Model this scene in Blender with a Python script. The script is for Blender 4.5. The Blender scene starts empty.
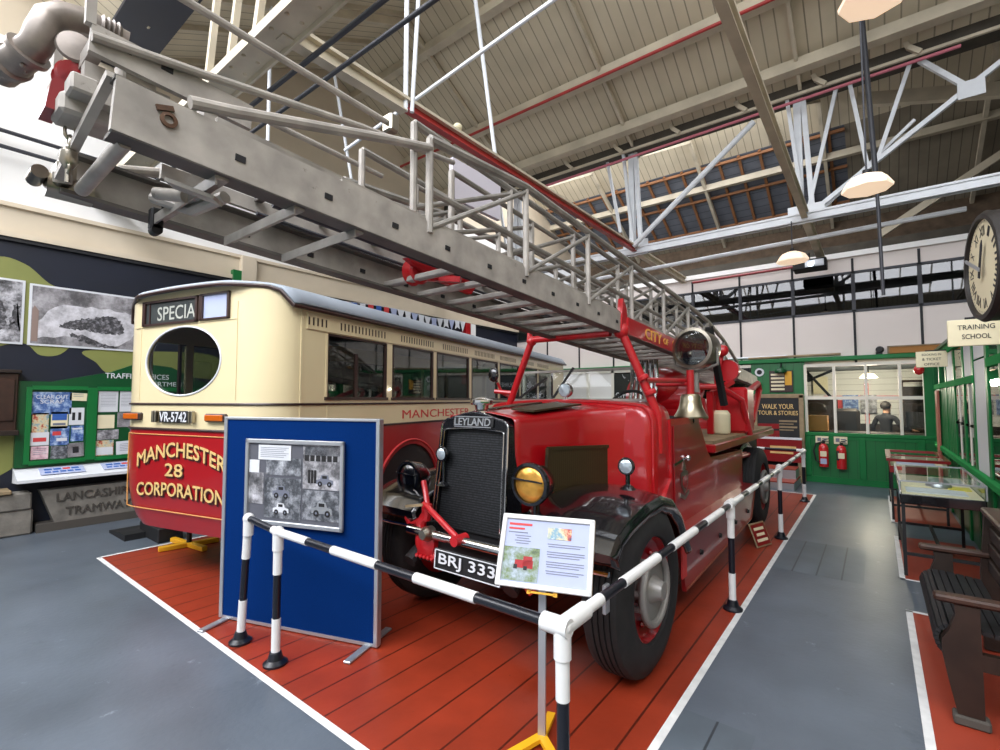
import bpy, bmesh, math, random
from mathutils import Matrix, Vector
random.seed(7)
PI = math.pi
SC = bpy.context.scene
COL = SC.collection
W = {}

# ------------------------------------------------------------------ materials
def srgb(c):
    if isinstance(c, str):
        c = [int(c[i:i+2], 16)/255 for i in (0, 2, 4)]
    return tuple((x/12.92 if x <= .04045 else ((x+.055)/1.055)**2.4) for x in c)

MATS = {}
def mat(name, col, rough=.5, metal=0., noise=None, bump=None, coat=0., stripe=None, spec=.5, emit=None, alpha=None, col2=None, speck=None):
    """noise=(scale, amount); stripe=(axis, period, width, darkness); col2 = second colour mixed in by noise"""
    m = bpy.data.materials.new(name); m.use_nodes = True
    nt = m.node_tree; N = nt.nodes; L = nt.links
    b = N['Principled BSDF']
    c = srgb(col)
    b.inputs['Base Color'].default_value = (*c, 1)
    b.inputs['Roughness'].default_value = rough
    b.inputs['Metallic'].default_value = metal
    b.inputs['Specular IOR Level'].default_value = spec
    if coat:
        b.inputs['Coat Weight'].default_value = coat
        b.inputs['Coat Roughness'].default_value = .06
    if emit:
        b.inputs['Emission Color'].default_value = (*srgb(emit[0]), 1)
        b.inputs['Emission Strength'].default_value = emit[1]
    if alpha is not None:
        b.inputs['Alpha'].default_value = alpha
    if noise or stripe or bump or col2:
        tc = N.new('ShaderNodeTexCoord')
        src = None
        if noise:
            nz = N.new('ShaderNodeTexNoise'); nz.inputs['Scale'].default_value = noise[0]; nz.inputs['Detail'].default_value = 6
            L.new(tc.outputs['Object'], nz.inputs['Vector'])
            mx = N.new('ShaderNodeMix'); mx.data_type = 'RGBA'
            a = noise[1]
            d = srgb(col2) if col2 else tuple(x*(1-a) for x in c)
            u = c if col2 else tuple(min(1, x*(1+a)) for x in c)
            rp = N.new('ShaderNodeMapRange'); rp.inputs['From Min'].default_value = .5-(.06 if col2 else .2); rp.inputs['From Max'].default_value = .5+(.12 if col2 else .2)
            L.new(nz.outputs['Fac'], rp.inputs['Value'])
            L.new(rp.outputs['Result'], mx.inputs['Factor'])
            mx.inputs['A'].default_value = (*(u if col2 else d), 1); mx.inputs['B'].default_value = (*(d if col2 else u), 1)
            src = mx.outputs['Result']
        for sc_, lo_, cc_ in (speck or []):
            nz = N.new('ShaderNodeTexNoise'); nz.inputs['Scale'].default_value = sc_; nz.inputs['Detail'].default_value = 8; nz.inputs['Roughness'].default_value = .75
            L.new(tc.outputs['Object'], nz.inputs['Vector'])
            rp = N.new('ShaderNodeMapRange'); rp.inputs['From Min'].default_value = lo_; rp.inputs['From Max'].default_value = lo_+.07; rp.inputs['To Max'].default_value = .75
            L.new(nz.outputs['Fac'], rp.inputs['Value'])
            mx = N.new('ShaderNodeMix'); mx.data_type = 'RGBA'; L.new(rp.outputs['Result'], mx.inputs['Factor'])
            L.new(src, mx.inputs['A']); mx.inputs['B'].default_value = (*srgb(cc_), 1); src = mx.outputs['Result']
        if stripe:
            sp = N.new('ShaderNodeSeparateXYZ'); L.new(tc.outputs['Object'], sp.inputs[0])
            ax, per, wd, dk = stripe
            dv = N.new('ShaderNodeMath'); dv.operation = 'DIVIDE'; dv.inputs[1].default_value = per
            L.new(sp.outputs[ax], dv.inputs[0])
            fr = N.new('ShaderNodeMath'); fr.operation = 'FRACT'; L.new(dv.outputs[0], fr.inputs[0])
            lt = N.new('ShaderNodeMath'); lt.operation = 'LESS_THAN'; lt.inputs[1].default_value = wd/per
            L.new(fr.outputs[0], lt.inputs[0])
            mx = N.new('ShaderNodeMix'); mx.data_type = 'RGBA'
            L.new(lt.outputs[0], mx.inputs['Factor'])
            if src: L.new(src, mx.inputs['A'])
            else: mx.inputs['A'].default_value = (*c, 1)
            mx.inputs['B'].default_value = (*[x*dk for x in c], 1)
            src = mx.outputs['Result']
        if src: L.new(src, b.inputs['Base Color'])
        if bump:
            bn = N.new('ShaderNodeTexNoise'); bn.inputs['Scale'].default_value = bump[0]; bn.inputs['Detail'].default_value = 4
            L.new(tc.outputs['Object'], bn.inputs['Vector'])
            bp = N.new('ShaderNodeBump'); bp.inputs['Strength'].default_value = bump[1]; bp.inputs['Distance'].default_value = .01
            L.new(bn.outputs['Fac'], bp.inputs['Height']); L.new(bp.outputs['Normal'], b.inputs['Normal'])
    MATS[name] = m
    return m

def glass(name, tint, refl=.12, rough=.02):
    m = bpy.data.materials.new(name); m.use_nodes = True
    nt = m.node_tree; N = nt.nodes; L = nt.links; N.clear()
    o = N.new('ShaderNodeOutputMaterial'); mx = N.new('ShaderNodeMixShader')
    t = N.new('ShaderNodeBsdfTransparent'); t.inputs[0].default_value = (*srgb(tint), 1)
    g = N.new('ShaderNodeBsdfGlossy'); g.inputs['Roughness'].default_value = rough
    lw0 = N.new('ShaderNodeLayerWeight'); lw0.inputs[0].default_value = .5
    lw = N.new('ShaderNodeMath'); lw.operation = 'POWER'; lw.inputs[1].default_value = 5.; L.new(lw0.outputs['Facing'], lw.inputs[0])
    ad = N.new('ShaderNodeMath'); ad.operation = 'ADD'; ad.inputs[1].default_value = refl; ad.use_clamp = True
    L.new(lw.outputs[0], ad.inputs[0]); L.new(ad.outputs[0], mx.inputs[0])
    L.new(t.outputs[0], mx.inputs[1]); L.new(g.outputs[0], mx.inputs[2]); L.new(mx.outputs[0], o.inputs[0])
    MATS[name] = m
    return m

def photo(name, stops, scale=6, seed=0.):
    """a printed picture: blotchy tones through a colour ramp"""
    m = mat(name, '808080', .35)
    nt = m.node_tree; N = nt.nodes; L = nt.links; b = N['Principled BSDF']
    tc = N.new('ShaderNodeTexCoord'); mp = N.new('ShaderNodeMapping'); mp.inputs['Location'].default_value = (seed, seed*1.7, seed*.3)
    L.new(tc.outputs['Object'], mp.inputs[0])
    nz = N.new('ShaderNodeTexNoise'); nz.inputs['Scale'].default_value = scale; nz.inputs['Detail'].default_value = 8; nz.inputs['Roughness'].default_value = .7
    L.new(mp.outputs[0], nz.inputs['Vector'])
    r = N.new('ShaderNodeValToRGB'); e = r.color_ramp.elements
    while len(e) < len(stops): e.new(.5)
    for i, (p, c) in enumerate(stops):
        e[i].position = p; e[i].color = (*srgb(c), 1)
    L.new(nz.outputs['Fac'], r.inputs[0]); L.new(r.outputs[0], b.inputs['Base Color'])
    return m

# ------------------------------------------------------------------ mesh builder
_txt = {}
def text_geo(s, off=0., ext=0.):
    key = (s, off, ext)
    if key in _txt: return _txt[key]
    cu = bpy.data.curves.new('letters', 'FONT'); cu.body = s; cu.resolution_u = 3; cu.offset = off; cu.extrude = 0
    o = bpy.data.objects.new('letters', cu); COL.objects.link(o)
    dg = bpy.context.evaluated_depsgraph_get()
    me = bpy.data.meshes.new_from_object(o.evaluated_get(dg))
    v = [tuple(x.co) for x in me.vertices]; f = [tuple(p.vertices) for p in me.polygons]
    bpy.data.objects.remove(o); bpy.data.curves.remove(cu); bpy.data.meshes.remove(me)
    xs = [p[0] for p in v]; ys = [p[1] for p in v]
    r = (v, f, min(xs), max(xs), min(ys), max(ys))
    _txt[key] = r
    return r

def frame(o, right, up):
    r = Vector(right).normalized(); u = Vector(up); u = (u - r*u.dot(r)).normalized(); n = r.cross(u)
    M = Matrix.Identity(4)
    for i in range(3):
        M[i][0] = r[i]; M[i][1] = u[i]; M[i][2] = n[i]; M[i][3] = o[i]
    return M

def basis(d):
    d = Vector(d).normalized()
    a = Vector((0, 0, 1)) if abs(d.z) < .95 else Vector((0, 1, 0))
    u = d.cross(a).normalized(); v = d.cross(u).normalized()
    return d, u, v

class MB:
    def __init__(s, T=None): s.V = []; s.F = []; s.I = []; s.mi = 0; s.T = T
    def m(s, i): s.mi = i; return s
    def add(s, vs, fs):
        n = len(s.V)
        s.V += [tuple(s.T @ Vector(v)) for v in vs] if s.T else [tuple(v) for v in vs]
        for f in fs: s.F.append(tuple(i+n for i in f)); s.I.append(s.mi)
        return s
    def obox(s, c, size, M=None, bev=0.):
        hx, hy, hz = [x/2 for x in size]; b = min(bev, hx*.9, hy*.9, hz*.9)
        R = M or Matrix.Identity(3); c = Vector(c)
        P = lambda x, y, z: c + R @ Vector((x, y, z))
        if b <= 0:
            vs = [P(sx*hx, sy*hy, sz*hz) for sx in (-1, 1) for sy in (-1, 1) for sz in (-1, 1)]
            return s.add(vs, [(0, 1, 3, 2), (4, 6, 7, 5), (0, 4, 5, 1), (2, 3, 7, 6), (0, 2, 6, 4), (1, 5, 7, 3)])
        vs = []; ix = {}
        for sx in (-1, 1):
            for sy in (-1, 1):
                for sz in (-1, 1):
                    for a in range(3):
                        ix[sx, sy, sz, a] = len(vs)
                        vs.append(P(sx*(hx-(a != 0)*b), sy*(hy-(a != 1)*b), sz*(hz-(a != 2)*b)))
        fs = []
        for q in (-1, 1):
            o = [(-1, -1), (-1, 1), (1, 1), (1, -1)]
            fs.append([ix[q, i, j, 0] for i, j in o]); fs.append([ix[i, q, j, 1] for i, j in o]); fs.append([ix[i, j, q, 2] for i, j in o])
        for i in (-1, 1):
            for j in (-1, 1):
                fs.append((ix[i, j, -1, 0], ix[i, j, 1, 0], ix[i, j, 1, 1], ix[i, j, -1, 1]))
                fs.append((ix[i, -1, j, 0], ix[i, 1, j, 0], ix[i, 1, j, 2], ix[i, -1, j, 2]))
                fs.append((ix[-1, i, j, 1], ix[1, i, j, 1], ix[1, i, j, 2], ix[-1, i, j, 2]))
                for k in (-1, 1): fs.append((ix[i, j, k, 0], ix[i, j, k, 1], ix[i, j, k, 2]))
        return s.add(vs, fs)
    def box(s, x0, x1, y0, y1, z0, z1, bev=0.):
        return s.obox(((x0+x1)/2, (y0+y1)/2, (z0+z1)/2), (abs(x1-x0), abs(y1-y0), abs(z1-z0)), None, bev)
    def bar(s, p0, p1, w, h, up=(0, 0, 1), bev=0.):
        p0 = Vector(p0); p1 = Vector(p1); d = p1-p0; L = d.length; d.normalize()
        up = Vector(up)
        if abs(d.dot(up)) > .98: up = Vector((0, 1, 0))
        x = d.cross(up).normalized(); z = x.cross(d)
        R = Matrix((x, d, z)).transposed()
        return s.obox((p0+p1)/2, (w, L, h), R, bev)
    def cyl(s, p0, p1, r, r1=None, n=16, cap=True):
        p0 = Vector(p0); p1 = Vector(p1); r1 = r if r1 is None else r1
        d, u, v = basis(p1-p0)
        vs = [p0 + (u*math.cos(2*PI*i/n)+v*math.sin(2*PI*i/n))*r for i in range(n)]
        vs += [p1 + (u*math.cos(2*PI*i/n)+v*math.sin(2*PI*i/n))*r1 for i in range(n)]
        fs = [(i, (i+1) % n, n+(i+1) % n, n+i) for i in range(n)]
        if cap: fs += [tuple(range(n)), tuple(range(n, 2*n))]
        return s.add(vs, fs)
    def tube(s, pts, r, n=10, closed=False, radii=None):
        pts = [Vector(p) for p in pts]; k = len(pts); vs = []; fs = []
        d0 = None; u = None
        for i, p in enumerate(pts):
            if closed: d = pts[(i+1) % k]-pts[i-1]
            else: d = pts[min(i+1, k-1)]-pts[max(i-1, 0)]
            d.normalize()
            if u is None: _, u, v = basis(d)
            else:
                u = (u-d*u.dot(d)).normalized(); v = d.cross(u)
            rr = radii[i] if radii else r
            vs += [p+(u*math.cos(2*PI*j/n)+v*math.sin(2*PI*j/n))*rr for j in range(n)]
        for i in range(k if closed else k-1):
            a = i*n; b = ((i+1) % k)*n
            fs += [(a+j, a+(j+1) % n, b+(j+1) % n, b+j) for j in range(n)]
        if not closed: fs += [tuple(range(n)), tuple(range((k-1)*n, k*n))]
        return s.add(vs, fs)
    def lathe(s, prof, o, axis, n=28, closed=False, sc=(1, 1), cap=True):
        o = Vector(o); d, u, v = basis(axis); k = len(prof); vs = []; fs = []
        for r, t in prof:
            vs += [o+d*t+(u*math.cos(2*PI*j/n)*sc[0]+v*math.sin(2*PI*j/n)*sc[1])*max(r, 1e-4) for j in range(n)]
        for i in range(k if closed else k-1):
            a = i*n; b = ((i+1) % k)*n
            fs += [(a+j, a+(j+1) % n, b+(j+1) % n, b+j) for j in range(n)]
        if not closed and cap: fs += [tuple(range(n)), tuple(range((k-1)*n, k*n))]
        return s.add(vs, fs)
    def poly(s, pts): return s.add(pts, [tuple(range(len(pts)))])
    def prism(s, pts, vec):
        vec = Vector(vec); n = len(pts); a = [Vector(p) for p in pts]
        return s.add(a+[p+vec for p in a], [tuple(range(n)), tuple(range(n, 2*n))]+[(i, (i+1) % n, n+(i+1) % n, n+i) for i in range(n)])
    def grid(s, fn, nu, nv, wrapu=False):
        vs = [fn(i/nu, j/nv) for i in range(nu+(0 if wrapu else 1)) for j in range(nv+1)]
        fs = []
        cu = nu if wrapu else nu+1
        for i in range(nu):
            for j in range(nv):
                a = i*(nv+1)+j; b = ((i+1) % cu)*(nv+1)+j
                fs.append((a, b, b+1, a+1))
        return s.add(vs, fs)
    def sphere(s, c, r, n=16, sc=(1, 1, 1), a0=-PI/2, a1=PI/2):
        c = Vector(c)
        def fn(u, v):
            t = a0+(a1-a0)*v; p = 2*PI*u
            return c+Vector((math.cos(t)*math.cos(p)*sc[0], math.cos(t)*math.sin(p)*sc[1], math.sin(t)*sc[2]))*r
        return s.grid(fn, n, max(4, n//2), True)
    def text(s, t, M, w, h, ext=.004, off=0., arc=None, z=0.):
        if off > 0:
            for i_, (ax, ay) in enumerate(((-1, 0), (1, 0), (0, 1), (0, -1))): s.text(t, M @ Matrix.Translation((ax*off*h, ay*off*h, .0004*i_)), w, h, ext, 0., arc, z)
            return s
        v, f, x0, x1, y0, y1 = text_geo(t, 0.)
        kx = w/(x1-x0); ky = h/(y1-y0); out = []
        for dz in ((z, z+ext) if ext > 0 else (z,)):
            for p in v:
                x = (p[0]-(x0+x1)/2)*kx; y = (p[1]-(y0+y1)/2)*ky
                if arc: y += arc(x)
                out.append(M @ Vector((x, y, dz)))
        n = len(v)
        fs = [tuple(q) for q in f]
        if ext > 0:
            fs = [tuple(i+n for i in q) for q in f]
            cnt = {}
            for q in f:
                for i in range(len(q)):
                    e = (q[i], q[(i+1) % len(q)])
                    cnt[e] = 1
            for (a, b) in cnt:
                if (b, a) not in cnt: fs.append((a, b, b+n, a+n))
        return s.add(out, fs)
    def build(s, name, mats, parent=None, ang=35, solid=0., local=False, recalc=True):
        if not isinstance(mats, (list, tuple)): mats = [mats]
        me = bpy.data.meshes.new(name)
        ob = bpy.data.objects.new(name, me); COL.objects.link(ob)
        V = s.V
        if parent is not None:
            Wp = W[parent.name]; ob.parent = parent; W[ob.name] = Wp
            if not local:
                Mi = Wp.inverted(); V = [Mi @ Vector(v) for v in V]
        else:
            xs = [v[0] for v in V]; ys = [v[1] for v in V]; zs = [v[2] for v in V]
            c = Vector(((min(xs)+max(xs))/2, (min(ys)+max(ys))/2, min(zs)))
            V = [Vector(v)-c for v in V]; ob.location = c; W[ob.name] = Matrix.Translation(c)
        me.from_pydata([tuple(v) for v in V], [], s.F)
        for mm in mats: me.materials.append(mm)
        me.polygons.foreach_set('material_index', s.I)
        if recalc:
            bm = bmesh.new(); bm.from_mesh(me)
            bmesh.ops.recalc_face_normals(bm, faces=bm.faces); bm.to_mesh(me); bm.free()
        me.polygons.foreach_set('use_smooth', [True]*len(me.polygons))
        me.set_sharp_from_angle(angle=math.radians(ang))
        if solid:
            md = ob.modifiers.new('thickness', 'SOLIDIFY'); md.thickness = solid; md.offset = 0
        me.update()
        return ob

def tag(o, label=None, cat=None, group=None, kind=None):
    if label: o['label'] = label
    if cat: o['category'] = cat
    if group: o['group'] = group
    if kind: o['kind'] = kind
    return o
def thing(name, label, cat, loc, rz=0., group=None):
    o = bpy.data.objects.new(name, None); COL.objects.link(o); o.empty_display_size = .1
    o.location = loc; o.rotation_euler = (0, 0, rz)
    W[o.name] = Matrix.Translation(Vector(loc)) @ Matrix.Rotation(rz, 4, 'Z')
    return tag(o, label, cat, group)
def struct(name, mb, mats, **k):
    o = mb.build(name, mats, **k)
    if o.parent is None: o['kind'] = 'structure'
    return o

# palette
M_floor = mat('grey floor paint', '555d66', .36, noise=(1.6, .2), bump=(30, .12), speck=[(4.5, .63, '8d969e'), (2.2, .6, '4a525b'), (16, .69, 'a5adb4')])
M_floorplank = mat('grey floor planks', '565f67', .42, noise=(2.2, .2), stripe=(0, .19, .012, .35))
M_redfloor = mat('red floor boards', '8a2f19', .42, noise=(2.5, .2), speck=[(7, .63, '6a2414')], stripe=(0, .21, .012, .28), bump=(14, .15))
M_redplain = mat('red floor paint', '8e3420', .5, noise=(3, .12))
M_line = mat('white line paint', 'd6d6d4', .6, noise=(12, .12))
M_navy = mat('navy hoarding', '0c1324', .5, noise=(2, .2))
M_olive = mat('olive camouflage', '7f8346', .55, noise=(2, .08))
M_cream = mat('cream wall board', 'cdbfa8', .6, noise=(2, .05))
M_whitewall = mat('white wall', 'e8e6e2', .6, noise=(1, .03))
M_pinkwall = mat('off white wall panel', 'ded4cd', .5, noise=(.6, .03))
M_dark = mat('dark joint', '16161a', .6)
M_ceil = mat('boarded roof lining', 'c8bca2', .7, noise=(1.3, .12), stripe=(0, .17, .018, .5))
M_ceil_dark = mat('darker roof lining', '8c8270', .8, noise=(1.6, .2), stripe=(0, .17, .016, .5))  # darker copy of the boarded lining
M_slate = mat('grey roof slates', '666a72', .8, noise=(3, .15), stripe=(1, .22, .02, .5))
M_batten = mat('orange brown battens', '8a5c38', .7, noise=(6, .15))
M_beam = mat('drab beam paint', 'c2b7a0', .6, noise=(3, .15))
M_beamdark = mat('dark valley timber', '453f35', .8, noise=(4, .3))
M_white = mat('white truss paint', 'd9dcdf', .45, noise=(5, .08))
M_redpipe = mat('red pipe paint', 'a8332e', .45, noise=(4, .15))
M_steeldark = mat('dark pipe', '33343a', .5)
M_sky = mat('rooflight glazing', 'ffffff', .5, emit=('f4f7ff', 11.))
M_sky3 = mat('far rooflight glazing', 'ffffff', .5, emit=('f4f7ff', 4.5))
M_sky2 = mat('dim rooflight glazing', 'ffffff', .5, emit=('eef3fa', 2.2))  # glow turned down on the slope in view so it does not burn out
M_brick = mat('brown brick', '5c4c3c', .9, noise=(6, .3))
M_green = mat('green gloss paint', '0f6a33', .35, noise=(2, .08), stripe=(0, .14, .008, .55))
M_greenp = mat('plain green gloss', '117038', .45, noise=(3, .1), spec=.3)
M_greend = mat('dark green gloss', '0c4a26', .35)
M_cwhite = mat('cream window paint', 'e4e0d2', .45)
M_black = mat('black gloss', '0b0c10', .22, coat=.8)
M_blackm = mat('black matt', '121214', .6)
M_rubber = mat('tyre rubber', '1b1a1b', .75, noise=(20, .25))
M_red = mat('fire engine red', 'a20d15', .3, coat=.7, noise=(1.5, .05))
M_redd = mat('deep red panel', '84161a', .3, coat=.6)
M_redt = mat('red tube paint', 'b0141c', .35, coat=.4)
M_chrome = mat('chrome', 'd8d8d8', .12, 1.)
M_nickel = mat('dull nickel', 'a39c8e', .3, 1.)
M_brass = mat('bell bronze', 'aca28a', .3, 1., noise=(9, .1))
M_alu = mat('weathered ladder metal', '8f8b84', .5, .35, noise=(9, .26), bump=(40, .1))
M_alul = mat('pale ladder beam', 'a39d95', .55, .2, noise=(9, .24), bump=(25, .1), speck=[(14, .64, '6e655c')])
M_alud = mat('dark ladder metal', '615d58', .6, .3, noise=(6, .3))  # darker tone for beam flanges and upper rungs
M_mesh = mat('radiator core', '2b2d30', .55, .5, noise=(70, .6), stripe=(2, .016, .007, .3))
M_vent = mat('brown louvre panel', '3c3119', .5, .2, stripe=(1, .02, .006, .5))
M_amber = mat('amber reflector', 'd8a148', .2, .6, noise=(9, .45))
M_lens = mat('clear lamp lens', 'b8c4cc', .08, .5)
M_white2 = mat('white plastic pipe', 'e9e9e9', .35)
M_navyp = mat('dark blue black pipe', '10121c', .3)
M_blue = mat('blue felt board', '032860', .95, noise=(120, .12), spec=.05)
M_silver = mat('aluminium trim', 'b9bcc0', .35, .7)
M_buscream = mat('bus cream paint', 'd9c9a0', .3, coat=.6, noise=(1.2, .03))
M_busred = mat('bus crimson paint', '9a1319', .28, coat=.6)
M_busroof = mat('grey canvas roof', '9aa3ad', .5, noise=(3, .08))
M_brown = mat('dark brown moulding', '33201c', .35)
M_gold = mat('gold leaf', 'd9b878', .45, .15)
M_golds = mat('letter shade', '3a1410', .5)
M_orange = mat('orange lamp lens', 'b4560f', .2, coat=.5)
M_wood = mat('brown varnished wood', '38231a', .4, noise=(9, .35), bump=(30, .1))
M_wooddk = mat('dark bench wood', '241811', .45, noise=(7, .35))
M_woodlt = mat('pale timber', '8d7a5c', .6, noise=(6, .25))
M_stone = mat('old carved timber', '77726a', .85, noise=(7, .28), bump=(18, .5))
M_stoned = mat('carved shadowed cut', '4a453f', .9)
M_paper = mat('white paper', 'd2d4d8', .6)
M_paperb = mat('pale blue paper', 'a6aecb', .55)
M_yellow = mat('yellow paint', 'e0a51c', .45)
M_ivory = mat('ivory sign paint', 'e2d7b4', .55)
M_ink = mat('black ink', '1a1a1e', .6)
M_inkg = mat('grey print', '6e7280', .6)
M_inkb = mat('blue print', '2f5aa5', .6)
M_inkr = mat('red print', 'c63a3a', .6)
M_skin = mat('skin', 'b98a6e', .6)
M_cloth = mat('dark jacket', '14161c', .85)
M_denim = mat('denim', '27324a', .85)
M_hair = mat('dark hair', '17120e', .7)
M_ext = mat('extinguisher red', 'c02428', .25, coat=.5)
M_leather = mat('dark leather seat', '1c1714', .45, noise=(8, .2))
M_lampg = mat('opal lamp shade', 'f3e6d6', .4, emit=('ffdcb8', .6))
M_bulb = mat('lamp glow', 'ffe8cc', .4, emit=('ffdfb8', 4.))
M_cardboard = mat('brown cardboard', 'a8743c', .8)
M_winglow = mat('bright daylit window', 'f4f6ff', .4, emit=('eef3ff', 4.))
G_clear = glass('clear glass', 'f0f5f3', .02)
G_bus = glass('bus window glass', 'd0d6d2', .10)
G_case = glass('case glass', 'f2f8f6', .03)
G_dark = glass('dark office glazing', '5a605e', .05)
P_bw1 = photo('grey crowd photograph', [(.3, '1c1c1f'), (.45, '6e6d70'), (.55, 'a5a4a8'), (.68, 'd6d4da')], 9, 1.)
P_bw2 = photo('grey hillside photograph', [(.25, '2b2a2c'), (.42, '605e60'), (.55, '9a979a'), (.7, 'c9c6ca')], 3.2, 4.)
P_bw3 = photo('grey vehicle photograph', [(.28, '15161a'), (.45, '4f5257'), (.58, '8d9096'), (.75, 'ccd0d4')], 14, 8.)
P_scene = photo('colour landscape photograph', [(.3, '3e4f3a'), (.45, '6d7f56'), (.58, '93a0a6'), (.72, 'b9c7d6')], 18, 3.)
P_mixed = photo('colour leaflet print', [(.3, '24365c'), (.42, 'b2422e'), (.5, 'd6c9a0'), (.62, '5d8fa8'), (.75, 'e6e2dc')], 12, 5.)
P_pink = photo('pink leaflet print', [(.3, '9b6b78'), (.5, 'd9b6bd'), (.7, 'ecdfe0')], 14, 2.)
P_bluep = photo('blue leaflet print', [(.3, '1d2b52'), (.48, '4a6aa5'), (.6, '9fb4d2'), (.75, 'e2e6ec')], 14, 9.)

# ------------------------------------------------------------------ camera
cam = bpy.data.cameras.new('camera'); co = bpy.data.objects.new('camera', cam); COL.objects.link(co)
cam.sensor_width = 36; cam.lens = 481/1000*36; cam.clip_start = .05
yaw = math.atan(375/481); pit = math.atan(25/481)
co.location = (0, 0, 1.6); co.rotation_euler = (PI/2+pit, 0, yaw)
SC.camera = co
SC.view_settings.view_transform = 'Standard'; SC.view_settings.look = 'None'
SC.view_settings.gamma = 1; SC.view_settings.use_curve_mapping = False
SC.view_settings.exposure = .15
# ================================================================== THE SETTING
def quad_floor(mb, x0, x1, y0, y1, z): mb.poly([(x0, y0, z), (x1, y0, z), (x1, y1, z), (x0, y1, z)])
f = MB()
quad_floor(f.m(0), -8.25, 5, -6, 15.3, 0)
f.m(1); quad_floor(f, -6.25, -.86, 1.42, 9.75, .002)                 # red boards under the vehicles
f.m(2); quad_floor(f, .16, 2.2, 1.2, 4.84, .002); quad_floor(f, .14, .8, 5.68, 7.4, .002); quad_floor(f, .13, .8, 8.2, 10.4, .002)
f.m(3)
quad_floor(f, -.875, -.835, .4, 9.75, .004); quad_floor(f, -6.27, -.835, 1.395, 1.435, .004); quad_floor(f, -6.285, -6.245, 1.42, 9.75, .004)
quad_floor(f, -1.6, -.865, 9.72, 9.76, .004)
quad_floor(f, .13, .17, 1.2, 4.86, .004); quad_floor(f, .13, .8, 4.83, 4.87, .004)
for y0, y1, x in ((5.66, 7.4, .12), (8.18, 10.4, .11)):
    quad_floor(f, x, x+.04, y0, y1, .004); quad_floor(f, x, .8, y0, y0+.035, .004)
f.m(4); quad_floor(f, -.83, -.13, 5.3, 6.5, .002); quad_floor(f, -.84, -.5, 1.5, 2.62, .002)
struct('floor', f, [M_floor, M_redfloor, M_redplain, M_line, M_floorplank], recalc=False)

# left wall: navy hoarding with camouflage, cream board, white upper wall
w = MB(); XL = -8.25
def lw(mb, y0, y1, z0, z1, dx=0.): mb.poly([(XL+dx, y0, z0), (XL+dx, y1, z0), (XL+dx, y1, z1), (XL+dx, y0, z1)])
lw(w.m(0), -6, 11.4, 0, 3.56); lw(w.m(2), -6, 11.4, 3.56, 3.98); lw(w.m(3), -6, 11.4, 3.98, 6.05)
w.m(2); w.poly([(XL, -6, 6.05), (XL, 15.3, 6.05), (XL, 15.3, 6.35), (XL, 11.9, 8.2), (XL, 8.5, 6.35), (XL, 5.17, 8.2), (XL, 1.83, 6.35), (XL, -1.6, 8.2), (XL, -6, 6.3)])
w.m(1)
def blob(pts, dx=.004): w.poly([(XL+dx, y, z) for y, z in pts])
def smooth_blob(ctrl):
    out = []; n = len(ctrl)
    for i in range(n):
        p0, p1, p2, p3 = [Vector(ctrl[(i+k) % n]) for k in (-1, 0, 1, 2)]
        for j in range(6):
            t = j/6
            out.append(tuple(.5*(2*p1+(p2-p0)*t+(2*p0-5*p1+4*p2-p3)*t*t+(3*p1-p0-3*p2+p3)*t**3)))
    blob(out)
smooth_blob([(.2, 2.1), (.5, 2.9), (.75, 3.3), (1.02, 3.28), (1.25, 3.08), (1.5, 2.96), (1.6, 2.6), (1.42, 2.22), (1.2, 2.16), (1.02, 2.3), (.6, 2.15)])
smooth_blob([(1.62, 2.25), (2.3, 2.3), (3.2, 2.3), (3.5, 1.95), (2.8, 1.95), (2.3, 2.0), (2.0, 1.96), (1.85, 1.98), (1.75, 2.1)])
smooth_blob([(.3, 1.1), (.8, 1.28), (1.0, 1.2), (1.07, .98), (1.0, .78), (.7, .62), (.3, .6)])
smooth_blob([(2.0, 2.75), (2.2, 3.1), (2.5, 3.05), (2.75, 2.7), (2.4, 2.5)])
smooth_blob([(2.75, 3.0), (3.05, 3.4), (3.6, 3.5), (4.2, 3.35), (4.4, 3.0), (3.6, 2.85)])
smooth_blob([(3.0, 1.0), (3.2, 1.9), (4.0, 2.1), (4.6, 1.6), (4.2, .9)])
w.m(0)
struct('wall_left', w, [M_navy, M_olive, M_cream, M_whitewall], recalc=False)
for i, (z0, z1, d, mm) in enumerate(((3.53, 3.575, .05, M_dark), (3.575, 3.64, .07, M_cream), (3.95, 4.0, .05, M_cream))):
    struct('trim_%d' % (i+1), MB().box(XL, XL+d, -6, 11.4, z0, z1), mm)
struct('trim_4', MB().box(XL, XL+.12, 3.55, 3.78, 0, 3.98), M_cream)
struct('trim_5', MB().box(XL, XL+.1, 3.42, 3.55, 3.42, 3.72), M_green)
struct('trim_6', MB().box(XL, XL+.14, 9.0, 9.18, 2.0, 3.55), M_red)
struct('trim_7', MB().box(XL, XL+.14, 9.2, 9.38, 2.0, 3.55), M_whitewall)
# daylit windows high in the left wall, in front of the picture's left edge
for i, (y0, y1) in enumerate(((-5.2, -3.4), (-3.1, -1.3), (-1.0, .55))):
    o = MB().box(XL, XL+.03, y0, y1, 4.15, 5.75).build('window_%d' % (i+1), M_winglow); tag(o, kind='structure')
    fr = MB()
    for a in (y0, (y0+y1)/2, y1): fr.box(XL, XL+.07, a-.03, a+.03, 4.1, 5.8)
    for z in (4.12, 4.95, 5.77): fr.box(XL, XL+.065, y0, y1, z-.03, z+.03)
    fr.build('window_frame', M_cwhite, o)

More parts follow.
